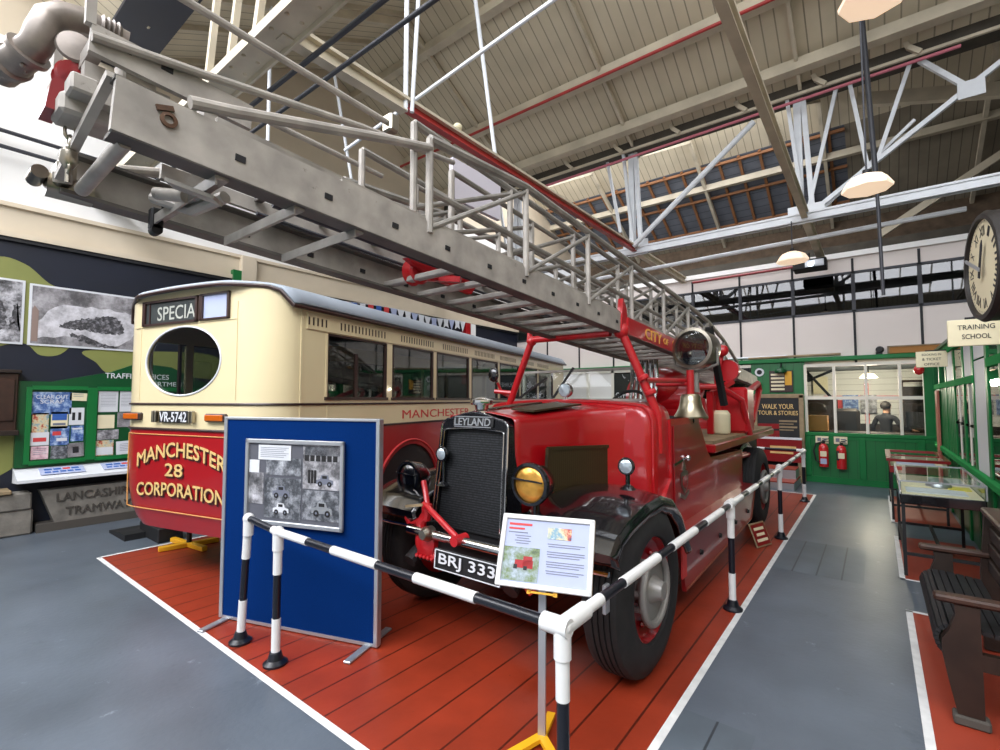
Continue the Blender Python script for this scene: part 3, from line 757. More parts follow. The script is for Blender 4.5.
k = MB(); P3 = lambda x, z, y=2.28: Vector((x, y, z))
k.tube([P3(-2.52, 1.03, 2.36), P3(-2.48, .97, 2.34), P3(-2.43, .9, 2.31), P3(-2.4, .84, 2.29)], .02, 10); k.tube([P3(-2.42, .9, 2.27), P3(-2.36, .89, 2.25), P3(-2.05, .74, 2.22)], .02, 10); k.cyl(P3(-2.05, .74, 2.17), P3(-2.05, .74, 2.28), .032, n=16)
k.tube([P3(-2.4, .9), P3(-2.4, .84), P3(-2.41, .8)], .036, 10)
k.tube([P3(-2.4, .84), P3(-2.45, .78), P3(-2.46, .68), P3(-2.42, .6)], .035, 10)
k.tube([P3(-2.42, .82), P3(-2.5, .77), P3(-2.56, .74), P3(-2.6, .78), P3(-2.59, .85)], .018, 8)
k.lathe([(.06, 0), (.09, .01), (.09, .06), (.05, .08)], P3(-2.38, .66, 2.3), (0, -1, 0), 18); k.cyl(P3(-2.35, .6), P3(-2.3, .56), .04)
k.box(-2.46, -2.3, 2.24, 2.36, .56, .66, .012)
for j in range(5): k.sphere(P3(-2.44+.035*j, .57, 2.23), .014, 8)
part(k, 'starting_gear', M_redt, 'red crank gear with a hook beside the radiator')
part(MB().bar(P3(-2.52, .885, 2.2), P3(-2.36, .915, 2.2), .014, .016), 'starting_handle', M_woodlt)
part(MB().lathe([(.045, 0), (.05, .05), (.03, .09)], P3(-2.33, .73, 2.26), (0, -1, 0), 16), 'hose_coupling', M_nickel)
k = MB(); k.m(0).lathe([(.04, 0), (.07, .02), (.07, .1), (.03, .12)], (-1.72, 2.34, .6), (0, -1, 0), 16); k.m(0).tube([(-1.74, 2.3, .62), (-1.62, 2.28, .6), (-1.55, 2.3, .52)], .035)
part(k, 'spring_hanger', M_redt)
# lamps
def headlamp(x, y, z, mats, lab, r=.115):
    h = MB(); h.m(0).lathe([(.03, .17), (.06, .16), (.1, .1), (r+.005, .02), (r+.012, 0), (r+.008, -.02), (r-.01, -.022), (r-.012, 0)], (x, y, z), (0, 1, 0), 28)
    h.m(0).cyl((x, y+.06, z-.1), (x, y+.06, z-.25), .02)
    o = part(h, 'headlamp', mats[0], lab)
    MB().lathe([(r-.008, 0), (r*.8, -.016), (r*.4, -.028), (0, -.032)], (x, y-.002, z), (0, 1, 0), 28).build('lens', mats[1], o)
    for s in (0, 1): MB().bar((x-.11, y-.032, z+.03), (x+.1, y-.034, z+.02), .01, .01).build('lens_bar', mats[0], o) if s else None
headlamp(-1.585, 2.32, 1.115, (M_black, M_amber), 'black headlamp with an amber reflector')
headlamp(-2.74, 2.42, 1.03, (M_black, MATS['black gloss']), 'unlit black headlamp', .11)
def sidelamp(x, y, z, zb, lab):
    h = MB(); h.m(0).lathe([(.02, .06), (.045, .03), (.055, 0), (.05, -.012)], (x, y, z), (0, 1, 0), 18); h.m(1).lathe([(.046, -.008), (.03, -.02), (0, -.024)], (x, y, z), (0, 1, 0), 18); h.m(0).cyl((x, y+.02, z-.04), (x, y+.02, zb), .014); h.m(0).lathe([(.05, 0), (.03, .02), (.015, .03)], (x, y+.02, zb), (0, 0, 1), 14)
    part(h, 'sidelamp', [M_black, M_lens], lab)
sidelamp(-1.2, 2.78, 1.2, 1.06, 'small lamp standing on the right mudguard'); sidelamp(-2.42, 2.44, 1.22, 1.0, 'small round lamp beside the radiator')
# mudguards
def guard(xi, xo, yc, front=True):
    prof = [(-.6, .77), (-.62, .83), (-.55, .9), (-.4, .95), (-.15, 1.0), (.1, 1.01), (.32, .95), (.48, .83), (.58, .68), (.68, .56)] if front else [(-.6, .62), (-.56, .78), (-.42, .94), (-.2, 1.03), (0, 1.06), (.2, 1.03), (.42, .94), (.56, .78), (.6, .62)]
    s = 1 if xo > xi else -1; wd = abs(xo-xi)
    def fn(u, v):
        q = u*(len(prof)-1); i = min(int(q), len(prof)-2); t = q-i
        y = prof[i][0]*(1-t)+prof[i+1][0]*t; z = prof[i][1]*(1-t)+prof[i+1][1]*t
        # normal away from axle
        n = Vector((0, y, z-.45)).normalized()
        if v < .75: a = v/.75; h = .035*math.sin(PI*min(1, a)); x = xi+s*wd*a
        else: a = (v-.75)/.25; h = -.1*a; x = xo+s*.02*math.sin(a*PI)
        return Vector((x, yc+y, z))+n*h
    return MB().grid(fn, 36, 16)
for xi, xo, yc, fr in ((-1.66, -1.06, 2.86, True), (-2.5, -3.05, 2.89, True), (-1.66, -1.36, 6.95, False), (-2.5, -2.8, 6.95, False)):
    o = part(guard(xi, xo, yc, fr), 'mudguard', M_black, None, solid=.01)
    if fr:
        e = MB(); e.tube([(xi+(xo-xi)*j/12, yc-.63-.012*math.sin(PI*j/12), .742) for j in range(13)], .014, 8); e.build('chrome_lip', M_chrome, o)
        if xo > -2: 
            e = MB(); e.box(xo-.02, xo+.0, yc-.67, yc-.62, .56, .7, .004); e.build('reflector_plate', M_silver, o)
# running boards, valance
for s in (1, -1):
    r = MB(); r.m(0).box(rx(s*.6), rx(s*.95), 3.5, 6.35, .585, .62, .008); r.m(1).box(rx(s*.95)-.01, rx(s*.95)+.012, 3.5, 6.35, .575, .63)
    o = part(r, 'running_board', [M_redd, M_silver])
    v = MB(); X = rx(s*.93); v.prism([(X, 3.72, .18), (X, 6.1, .25), (X, 6.35, .56), (X, 3.6, .57)], (-s*.03, 0, 0))
    va = part(v, 'locker_panel', M_redd)
    for y in (4.1, 4.7, 5.3, 5.9): MB().lathe([(.024, 0), (.018, .012), (.02, .02), (0, .022)], (X, y, .38), (s, 0, 0), 12).build('catch', M_blackm, va)
    MB().tube([(X+s*.004, 3.74, .2), (X+s*.004, 6.08, .27), (X+s*.004, 6.32, .55)], .006, 6).build('gold_line', mat('dull red line %d' % s, '8a4a38', .5), va)
    MB().box(X-.004, X+s*.008, 3.62, 3.72, .3, .54).build('marker_stripe', M_inkr if s > 0 else M_red, va)
# body behind the cab
b = MB(); b.box(rx(-.78), rx(.78), 4.95, 6.3, .62, 1.02, .02); b.box(rx(-.7), rx(.7), 4.6, 4.9, .62, 1.3, .03)
part(b, 'rear_body', M_red)
b = MB(); b.m(0).box(rx(-.8), rx(.86), 4.85, 8.1, 1.18, 1.21); b.m(1).box(rx(-.82), rx(.88), 4.83, 8.12, 1.1, 1.18, .01)
part(b, 'side_deck', [M_woodlt, M_red], 'red deck with a worn timber top')
b = MB(); b.box(rx(-.6), rx(.6), 6.3, 8.4, .76, 1.1); part(b, 'deck_frame', M_blackm)
b = MB()
for z in (.92,): b.cyl((rx(.62), 5.0, z), (rx(.78), 7.1, z), .03)
b.cyl((rx(.8), 6.2, .93), (rx(.8), 7.4, .9), .025); part(b, 'suction_pipe', M_redt)
b = MB()
for s in (-1, 1): b.box(rx(s*.38)-.26, rx(s*.38)+.26, 4.2, 4.62, .95, 1.12, .04); b.box(rx(s*.38)-.26, rx(s*.38)+.26, 4.55, 4.66, 1.05, 1.45, .04)
part(b, 'bench_seat', M_leather, 'dark leather crew seats')
b = MB(); b.box(rx(-.78), rx(.78), 3.7, 4.9, .6, .66); part(b, 'cab_floor', M_woodlt)
b = MB(); b.tube([(rx(.38)+.2*math.cos(2*PI*j/28), 4.0+.09*math.sin(2*PI*j/28), 1.5+.18*math.sin(2*PI*j/28)) for j in range(28)], .014, 8, True); b.cyl((rx(.38), 4.0, 1.5), (rx(.38), 3.8, 1.1), .02)
for j in range(4): a = PI/4+PI/2*j; b.cyl((rx(.38), 4.0, 1.5), (rx(.38)+.2*math.cos(a), 4.0+.09*math.sin(a), 1.5+.18*math.sin(a)), .01, n=8)
part(b, 'steering_wheel', M_blackm)
b = MB(); b.sphere((rx(.3), 5.05, 1.72), .3, 24, (1, 1, .75)); b.cyl((rx(.0), 5.05, 1.6), (rx(.62), 5.05, 1.6), .22, n=24); b.box(rx(.0), rx(.62), 4.85, 5.3, 1.2, 1.55, .05)
b.tube([(rx(.66), 4.8, 1.7), (rx(.72), 4.9, 1.5), (rx(.7), 5.2, 1.42), (rx(.62), 5.4, 1.6)], .03)
part(b, 'hose_reel_cover', M_red)
b = MB()
for j in range(6): b.tube([(rx(.12+j*.05), 4.62, 1.45), (rx(.13+j*.05), 4.7, 1.8), (rx(.12+j*.05), 4.72, 2.0)], .02, 8)
part(b, 'hose_branch', M_chrome, 'row of bright metal tubes behind the seats')
# bell
BX, BY = -1.27, 4.33
b = MB(); b.lathe([(.13, 0), (.138, .0), (.14, .012), (.118, .05), (.1, .09), (.088, .14), (.083, .185), (.07, .205), (.0, .21), ], (BX, BY, 1.445), (0, 0, 1), 36)
be = part(b, 'bell', M_brass, 'bronze bell hung from a red rod')
e = MB(); e.cyl((BX, BY, 1.65), (BX, BY, 1.86), .032); e.cyl((BX, BY, 1.74), (BX-.3, BY, 1.74), .02); e.build('bell_bracket', M_redt, be)
e = MB(); e.cyl((BX, BY, 1.42), (BX, BY, 1.6), .012); e.sphere((BX, BY, 1.42), .03, 12); e.build('clapper', M_blackm, be)
# searchlight
sx, sy, sz = -1.29, 4.52, 2.07
b = MB(); b.lathe([(.06, .3), (.12, .27), (.165, .2), (.175, .1), (.175, .0), (.185, -.01), (.185, -.04), (.158, -.045), (.152, 0), (.15, .06)], (sx, sy, sz), (.15, 1, 0), 36, cap=False)
sl_ = part(b, 'searchlight', M_nickel, 'large round searchlight')
MB().lathe([(.152, -.03), (.1, -.038), (0, -.042)], (sx, sy, sz), (.15, 1, 0), 32).build('lens', glass('searchlight glass', 'e8ecec', .14), sl_)
MB().lathe([(.152, .03), (.1, .09), (.05, .12), (0, .125)], (sx, sy, sz), (.15, 1, 0), 32).build('reflector', mat('dark mirror reflector', '15161a', .08, 1.), sl_)
e = MB(); e.m(0).sphere((sx-.03, sy, sz-.05), .03, 10); e.m(1).tube([(sx-.19, sy+.05, sz), (sx-.19, sy+.06, sz-.15), (sx, sy+.06, sz-.22), (sx+.19, sy+.05, sz-.15), (sx+.19, sy+.05, sz)], .014)
e.m(1).cyl((sx, sy+.06, sz-.22), (sx, sy+.06, sz-.4), .025); e.build('lamp_yoke', [M_nickel, M_alu], sl_)
part(MB().bar((-1.2, 4.7, 2.28), (-1.13, 4.9, 1.55), .05, .05), 'lamp_stay', M_blackm)
# turntable and controls
t = MB(); t.lathe([(.62, 0), (.62, .1), (.5, .12), (.5, .2), (.35, .25), (.0, .25)], (EX+.2, 7.3, 1.1), (0, 0, 1), 40)
tt = part(t, 'turntable', M_redt)
t = MB()
for s in (-1, 1):
    t.tube([(EX+.25+s*.42, y, z) for y, z in ((6.7, 1.3), (6.9, 1.55), (7.4, 1.7), (8.2, 1.85), (8.3, 1.75), (7.7, 1.3))], .045, 8)
t.box(EX+.5, EX+.9, 6.2, 6.6, 1.21, 1.75, .03); t.cyl((EX+.7, 6.15, 1.95), (EX+.7, 6.25, 1.95), .13); t.tube([(EX+.62, 6.1, 1.2), (EX+.62, 6.0, 1.9), (EX+.66, 6.1, 2.15)], .03); t.tube([(EX+.9, 6.3, 1.2), (EX+.86, 6.1, 1.6), (EX+.7, 5.8, 1.75), (EX+.5, 5.7, 1.75)], .035)
t.sphere((EX+.68, 6.05, 2.18), .07, 12); t.box(EX+.55, EX+.62, 5.8, 5.95, 1.21, 1.7, .01); t.bar((EX+.58, 5.85, 1.66), (EX+.74, 6.2, 1.82), .07, .05)
t.build('turret_frame', M_redt, tt)
t = MB(); t.lathe([(.1, 0), (.11, .02), (.11, .22), (.08, .26)], (EX+.66, 5.95, 1.22), (0, 0, 1), 16); t.build('hose_coil', M_ivory, tt)

# ------------------------------------------------------------------ the ladder
def ZL(y): return 2.285-.055*(y-.33)
XR, XLd = -1.5, -2.15; YT, YE = .33, 8.7
def LP(x, y, dz): return Vector((x, y, ZL(y)+dz))
def plate(mb, x, y0, y1, z0, z1, th): 
    mb.bar(LP(x, y0, (z0+z1)/2), LP(x, y1, (z0+z1)/2), th, z1-z0)
la = MB()
la.m(0)
plate(la, XR-.012, YT, YE, 0, .145, .022); plate(la, XLd+.012, YT, YE, 0, .145, .022)
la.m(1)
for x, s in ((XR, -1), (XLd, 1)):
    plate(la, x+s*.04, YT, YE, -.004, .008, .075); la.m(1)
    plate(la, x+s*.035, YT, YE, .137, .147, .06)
la.m(0); plate(la, XR-.085, .6, YE, .15, .205, .02); plate(la, XLd+.085, .6, YE, .15, .205, .02); plate(la, XR-.06, 1.0, YE, .147, .16, .1)
la.m(2); y = .64
while y < 3.4:
    for x in (XR, XLd+.026): la.obox(LP(x, y, .065), (.006, .03, .02), Matrix.Rotation(-.055, 3, 'X'))
    y += .3
ladder = part(la, 'ladder', [M_alul, M_alud, M_dark], 'long grey metal turntable ladder')
for y in (.6, .845, 1.085):
    MB().bar(LP(XLd+.09, y, -.004), LP(XR-.02, y, -.004), .04, .02, bev=.004).bar(LP(XLd+.09, y-.018, -.016), LP(XR-.02, y-.018, -.016), .006, .035).build('rung', M_alu, ladder)
y = 1.7
while y < 8.0:
    MB().bar(LP(XLd+.02, y, .03), LP(XR-.02, y, .03), .045, .03, bev=.006).build('rung', M_alul, ladder); y += .245
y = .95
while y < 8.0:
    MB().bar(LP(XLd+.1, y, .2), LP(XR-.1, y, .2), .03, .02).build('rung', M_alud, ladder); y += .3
# lattice guard rails, outer and inner sections, both sides
def side_lattice(x, y_start, n, htop, zb, rr, first_taper):
    yy = [y_start+.735*i for i in range(n)]
    top = lambda y: Vector((x, y, 2.79-.07*(y-2.17)+htop)) if y < 5.3 else Vector((x, y, 2.79-.07*(5.3-2.17)+htop-.07*(y-5.3)-.075*(y-5.3)**2))
    pts = [top(y) for y in yy]
    if first_taper: pts[0].z -= .1
    MB().tube(pts, rr, 8).build('top_rail', M_alu, ladder)
    for i, y in enumerate(yy):
        zt = pts[i]
        if zt.z < ZL(y)+zb+.1: continue
        MB().cyl(LP(x, y, zb), zt, .017, n=8).build('post', M_alul, ladder)
        if i+1 < n and pts[i+1].z > ZL(yy[i+1])+zb+.1: MB().cyl(LP(x, y, zb+.02), pts[i+1]-Vector((0, 0, .03)), .013, n=8).build('diagonal_brace', M_alu, ladder)
for x, s in ((XR-.005, 1), (XLd+.005, -1)): side_lattice(x, 1.43, 9, 0, .1, .022, True)
for x in (XR-.13, XLd+.13): side_lattice(x, 1.45, 9, .03, .23, .018, False)
for x in (XR-.19, XLd+.19): side_lattice(x, 1.76, 8, -.04, .23, .014, False)
for x in (XR-.07, XLd+.07): MB().tube([LP(x, 1.5, .33), LP(x, 6, .33)], .016, 8).build('mid_rail', M_alu, ladder)
# long handrails at the head
for pts, rr in (([(XR, .5, 2.44), (XR, .62, 2.47), (XR, 1.2, 2.64), (XR, 1.43, 2.70)], .018), ([(-1.6, .3, 2.56), (-1.6, .56, 2.6), (-1.6, 1.14, 2.7), (-1.62, 1.7, 2.78)], .013), ([(-1.63, .35, 2.83), (-1.63, 1.31, 2.8)], .013), ([(-2.05, .35, 2.83), (-2.05, 1.6, 2.8)], .013), ([(XLd, .5, 2.44), (XLd, 1.2, 2.64), (XLd, 1.43, 2.70)], .018)):
    MB().tube(pts, rr, 10).build('handrail', M_alul, ladder)
MB().box(-1.66, -1.6, 1.29, 1.34, 2.76, 2.84, .008).build('rail_clamp', M_nickel, ladder)
# upper fly section: slotted beams
e = MB()
for x in (-1.62, -2.02):
    e.m(0).bar((x, .3, 2.565), (x, .72, 2.54), .02, .08); e.m(1)
    for y in (.36, .46): e.bar((x+.008, y, 2.572), (x+.008, y+.03, 2.57), .01, .016)
    e.m(0).bar((x, .3, 2.6), (x, .3, 2.78), .022, .022)
e.m(0).bar((-1.62, .32, 2.56), (-2.02, .32, 2.56), .03, .04); e.bar((-1.62, .6, 2.5), (-2.02, .6, 2.5), .04, .04)
e.build('fly_section', [M_alul, M_dark], ladder)
# head: hanging links, rollers, red sheave bracket, chain
e = MB(); e.bar((-1.53, .33, 2.44), (-1.92, .30, 2.27), .022, .02); e.cyl((-1.56, .37, 2.29), (-1.95, .36, 2.26), .02); e.m(1).cyl((-2.13, .3, 2.31), (-2.13, .42, 2.31), .04); e.cyl((-2.18, .28, 2.33), (-2.08, .28, 2.33), .022); e.box(-2.12, -2.02, .31, .36, 2.3, 2.37, .01)
e.m(0).bar((-2.0, .33, 2.3), (-1.92, .3, 2.27), .03, .03)
e.build('head_link', [M_alul, M_nickel], ladder)
e = MB(); e.prism([(-1.76, y, z) for y, z in ((.24, 2.4), (.25, 2.48), (.29, 2.53), (.37, 2.53), (.42, 2.5), (.42, 2.44), (.36, 2.47), (.29, 2.46), (.27, 2.4))], (-.1, 0, 0)); e.lathe([(.04, 0), (.045, .01), (.03, .03), (.045, .05), (.04, .06)], (-1.82, .3, 2.52), (1, 0, 0), 20)
e.build('sheave_bracket', M_redd, ladder)
e = MB(); e.box(-1.82, -1.7, .26, .4, 2.38, 2.44, .01); e.box(-1.72, -1.64, .27, .33, 2.42, 2.47, .006); e.box(-1.74, -1.64, .38, .46, 2.5, 2.58, .006); e.box(-1.7, -1.66, .3, .5, 2.42, 2.52)
e.build('head_block', M_alul, ladder)
e = MB()
for j in range(4): e.tube([(-1.8+.012*math.cos(2*PI*i/10)*(j % 2), .3+.012*math.cos(2*PI*i/10)*((j+1) % 2), 2.37-.035*j+.022*math.sin(2*PI*i/10)) for i in range(10)], .005, 6, True)
e.lathe([(.0, -.02), (.02, -.01), (.022, .02), (.01, .04)], (-1.8, .3, 2.3), (0, 0, -1), 12); e.cyl((-1.8, .3, 2.28), (-1.8, .3, 2.22), .007, n=8)
e.build('hook_chain', M_nickel, ladder)
e = MB(); e.tube([(-1.78, .42, 2.70), (-1.79, .32, 2.71), (-1.8, .275, 2.70), (-1.8, .245, 2.67), (-1.8, .232, 2.625), (-1.81, .222, 2.585), (-1.84, .205, 2.56), (-1.95, .17, 2.54)], .06, 16, radii=[.03, .034, .037, .038, .038, .037, .04, .042])
e.lathe([(.034, 0), (.05, 0), (.05, .014), (.034, .014)], (-1.825, .212, 2.57), (-.5, -.2, -.3), 22); e.lathe([(.034, 0), (.048, .006), (.046, .03), (.036, .04)], (-1.88, .19, 2.55), (-.6, -.2, -.05), 22)
for j in range(6): a = 2*PI*j/6; e.sphere((-1.84+.03*math.cos(a), .205+.03*math.cos(a)*-.3, 2.56+.045*math.sin(a)), .007, 8)
e.lathe([(.03, 0), (.038, .006), (.03, .012), (.038, .018), (.03, .024), (.038, .03), (.03, .036), (.038, .042), (.03, .05)], (-1.78, .35, 2.705), (0, 1, 0), 18)
e.lathe([(.01, 0), (.04, .004), (.045, .012), (.04, .02), (.01, .024)], (-1.77, .3, 2.6), (1, -.3, 0), 20)
mo = e.build('water_monitor', mat('mottled nozzle metal', '857c74', .42, .45, noise=(14, .3)), ladder); mo['label'] = 'curved metal water nozzle'
e = MB(); e.lathe([(.012, 0), (.021, .0), (.021, .006), (.012, .008)], LP(XR, .45, .085), (1, 0, 0), 18, True); e.bar(LP(XR+.004, .42, .105), LP(XR+.004, .46, .12), .008, .014); e.build('rusty_eye', mat('rusty iron', '5c4230', .8, noise=(20, .4)), ladder)
e = MB(); e.tube([(-1.95, .55, 2.3), (-1.8, .62, 2.24), (-1.65, .66, 2.26)], .02); e.bar((-1.7, .52, 2.27), (-1.6, .62, 2.22), .06, .012); e.cyl((-1.82, .52, 2.27), (-1.72, .57, 2.25), .02); e.build('extension_pawl', M_alul, ladder)
MB().box(-2.08, -2.04, .57, .61, 2.22, 2.3, .006).cyl((-2.08, .59, 2.22), (-2.04, .59, 2.22), .018).build('rung_clamp', M_blackm, ladder)
e = MB(); e.lathe([(.06, 0), (.07, .01), (.04, .03), (.04, .05), (.07, .07), (.06, .08)], (-1.95, 1.72, 2.28), (1, 0, 0), 24); e.prism([(-1.85, y, z) for y, z in ((1.6, 2.32), (1.75, 2.26), (2.1, 2.22), (2.15, 2.28), (1.9, 2.35))], (-.03, 0, 0)); e.bar((-1.95, 1.8, 2.27), (-1.75, 1.9, 2.25), .03, .03); e.bar((-1.75, 1.3, 2.34), (-1.62, 1.5, 2.34), .1, .03)
e.build('winch_drum', M_redt, ladder)
for x in (-1.7, -1.82, -1.95): MB().tube([LP(x, .9, .1), LP(x, 6.5, .12)], .009, 6).build('hauling_cable', M_steeldark, ladder)
e = MB(); e.m(0).bar(LP(XR+.012, 3.5, .06), LP(XR+.012, 6.15, .06), .02, .13); e.m(1)

for t_, y_, w_, h_ in (('CITY', 4.03, .38, .085), ('OF', 4.33, .12, .055), ('SALFORD', 4.86, .7, .085)): e.text(t_, frame(LP(XR+.023, y_, .06), (0, 1, -.055), (0, .055, 1)), w_, h_, .003, .03)
nb = e.build('name_board', [M_redt, mat('orange gold lettering', 'e8ac58', .5)], ladder); nb['label'] = 'red board with gold letters'
# ================================================================== VINTAGE BUS (local frame: x across, y forward from the rear panel, z up)
BA = math.radians(13.8)
be_ = Vector((math.cos(BA), math.sin(BA), 0)); bd_ = Vector((-math.sin(BA), math.cos(BA), 0))
BC, BD = -4.25, 2.72
bus = thing('vintage_bus', 'cream and crimson vintage single deck bus seen from behind', 'bus', be_*BC+bd_*BD, BA)
def bpart(mb, name, mats, label=None, parent=bus, **k):
    o = mb.build(name, mats, parent, local=True, **k)
    if label: o['label'] = label
    return o
HW, FL, CR, LEN = 1.05, .65, .3, 8.0       # half width, half flat rear, corner depth, length
def plan(inset=0., bow=0.):
    """rear outline from the left side round the back to the right side"""
    pts = []
    for j in range(9):
        a = PI/2*j/8; pts.append((-HW+inset+(HW-FL)*(1-math.cos(a)), CR-CR*math.sin(a)+inset*.3))
    for j in range(9):
        a = PI/2*(1-j/8); pts.append((HW-inset-(HW-FL)*(1-math.cos(a)), CR-CR*math.sin(a)+inset*.3))
    return pts
def band(mb, levels):
    """levels: list of (z, inset)"""
    rows = [[Vector((x, y, z)) for x, y in plan(i)] for z, i in levels]
    n = len(rows[0]); vs = [p for r in rows for p in r]
    fs = [(a*n+j, a*n+j+1, (a+1)*n+j+1, (a+1)*n+j) for a in range(len(rows)-1) for j in range(n-1)]
    mb.add(vs, fs)
# lower body, crimson
L = MB(); band(L, [(.45, .16), (.52, .1), (.62, .05), (.78, .015), (.95, 0), (1.33, 0)])
AC, AR = 1.93, .6
def side_red(s):
    P = [(CR, 1.33), (CR, .95), (CR, .6), (CR+.05, .45)]
    a0 = math.asin((.5-.45)/AR)
    for j in range(19):
        a = PI-(PI)*j/18; P.append((AC+AR*math.cos(a), .5+AR*math.sin(a)))
    P += [(AC+AR, .45), (LEN, .45), (LEN, 1.33)]
    P.insert(4, (AC-AR, .45))
    return [(s*HW, y, z) for y, z in P]
for s in (1, -1): L.prism(side_red(s), (-s*.02, 0, 0))
L.box(-HW, HW, LEN-.03, LEN, .45, 1.33)
lo = bpart(L, 'lower_body', M_busred, 'crimson lower panels')
for s in (1, -1):
    e = MB(); e.tube([(s*(HW+.004), AC+(AR+.05)*math.cos(PI*j/24), .5+(AR+.05)*math.sin(PI*j/24)) for j in range(25)], .012, 6); e.build('arch_line', M_inkr, lo, local=True)
# gold lining and lettering on the rear
def rearM(x, z, dz=0.): return frame((x, -.004-dz, z), (1, 0, 0), (0, 0, 1))
e = MB(); Q = [(-.82, .62), (-.86, .8), (-.86, 1.29), (.86, 1.29), (.86, .62)]
def onrear(x, z, d=.004):
    if abs(x) <= FL: return Vector((x, -d, z))
    t = (abs(x)-FL)/(HW-FL); return Vector((x, CR-CR*math.sqrt(max(0, 1-t*t))-d, z))
ln = []
for i in range(5):
    a, b = Q[i], Q[(i+1) % 5]
    ln += [onrear(a[0]+(b[0]-a[0])*j/16, a[1]+(b[1]-a[1])*j/16) for j in range(16)]
e.tube(ln, .0055, 6, True); e.build('gold_lining', mat('orange gold lining', 'c08a4c', .5), lo, local=True)
e = MB()
arc1 = lambda x: -.32*x*x; arc2 = lambda x: -.08*x*x
for t, x, z, ww, hh, arc in (('MANCHESTER', -.03, 1.165, 1.2, .125, arc1), ('28', -.1, .985, .24, .11, None), ('CORPORATION', -.03, .815, 1.18, .115, arc2)):
    e.m(1).text(t, rearM(x+.014, z-.016), ww, hh, .003, .02, arc); e.m(0).text(t, rearM(x, z, .004), ww, hh, .003, .02, arc)
o = e.build('rear_lettering', [M_gold, M_golds], lo, local=True); o['label'] = 'gold shaded letters and fleet number'
def roofz(a): return 2.6-.03*min(1, abs(a)/.75)**2-.16*(1-math.sqrt(max(0, 1-(max(0, abs(a)-.75)/.25)**2)))
def crown(x): return roofz(x/(HW+.05))-.012
# upper body, cream: belt, oval window panel, panels to the roof, sides
U = MB(); band(U, [(1.33, 0), (1.6, 0)])
OV = (0.0, 1.945, .512, .305)
def ring(mb, x0, x1, z0, z1, cx, cz, rx_, rz_, y):
    aa = sorted([2*PI*j/48 for j in range(48)]+[math.atan2(zc-cz, xc-cx) % (2*PI) for xc in (x0, x1) for zc in (z0, z1)]); n = len(aa); inn = []; out = []
    for a in aa:
        c, s = math.cos(a), math.sin(a)
        inn.append(Vector((cx+rx_*c, y, cz+rz_*s)))
        t = min(((x1-cx) if c > 0 else (cx-x0))/max(abs(c), 1e-6), ((z1-cz) if s > 0 else (cz-z0))/max(abs(s), 1e-6))
        out.append(Vector((cx+c*t, y, cz+s*t)))
    mb.add(inn+out, [(j, (j+1) % n, n+(j+1) % n, n+j) for j in range(n)])
    return inn
inn = ring(U, -FL, FL, 1.6, 2.28, -.05, OV[1], OV[2], OV[3], 0)
n_ = len(inn); U.add(inn+[p+Vector((0, .016, 0)) for p in inn], [(j, (j+1) % n_, n_+(j+1) % n_, n_+j) for j in range(n_)])
for s in (-1, 1):                                                       # curved corners
    col = [p for p in plan() if (p[0] > FL-.001 if s > 0 else p[0] < -FL+.001)]
    col.sort(key=lambda p: s*p[0])
    for z0, z1 in ((1.6, 2.44),):
        vs = [(x, y, z0) for x, y in col]+[(x, y, crown(x)) for x, y in col]; m_ = len(col)
        U.add(vs, [(j, j+1, m_+j+1, m_+j) for j in range(m_-1)])
top = [Vector((FL-2*FL*j/12, 0, crown(FL-2*FL*j/12))) for j in range(13)]
U.poly([Vector((-FL, 0, 2.28)), Vector((FL, 0, 2.28))]+top)
ds = [(.6, 1.45), (1.57, 2.38), (2.48, 3.33), (3.43, 4.32), (4.42, 5.25), (5.35, 6.2), (6.3, 7.2)]
for s in (1, -1):
    U.box(s*HW, s*(HW-.03), CR, LEN, 1.33, 1.62); U.box(s*HW, s*(HW-.03), CR, LEN, 2.2, 2.42)
    dl = ds if s > 0 else [(.32, .66), (.74, 1.45)]+ds[1:]
    e_ = [CR]+[q for d in dl for q in d]+[LEN]
    for i in range(0, len(e_), 2): U.box(s*HW, s*(HW-.03), e_[i], e_[i+1], 1.62, 2.2)
U.box(-HW, HW, LEN-.03, LEN, 1.33, 1.62); U.box(-HW, HW, LEN-.03, LEN, 2.2, 2.42); U.box(-.05, .05, LEN-.03, LEN, 1.6, 2.2)
for s in (1, -1): U.box(s*HW, s*(HW-.12), LEN-.03, LEN, 1.6, 2.2)
up = bpart(U, 'upper_body', M_buscream, 'cream upper panels')
e = MB(); e.tube([p+Vector((0, -.002, 0)) for p in inn], .008, 8, True); e.build('oval_frame', M_paper, up, local=True)
bpart(MB().poly([p+Vector((0, .014, 0)) for p in inn]), 'rear_window', G_bus, 'oval rear window')
for i, (a, b) in enumerate(ds):
    for s in (1, -1):
        g = MB().box(s*(HW-.02), s*(HW-.015), a, b, 1.62, 2.2); o = bpart(g, 'side_window', G_bus)
        e = MB()
        for q in (a, b): e.box(s*(HW-.03), s*(HW+.003), q-.012, q+.012, 1.62, 2.2)
        e.box(s*(HW-.028), s*(HW+.003), a, b, 2.185, 2.205); e.box(s*(HW-.028), s*(HW+.012), a-.03, b+.03, 1.6, 1.628)
        if s > 0 and i == 0: e.box(s*(HW-.028), s*(HW-.0), a+.38, a+.41, 1.62, 2.05)
        e.build('window_surround', M_brown, o, local=True)
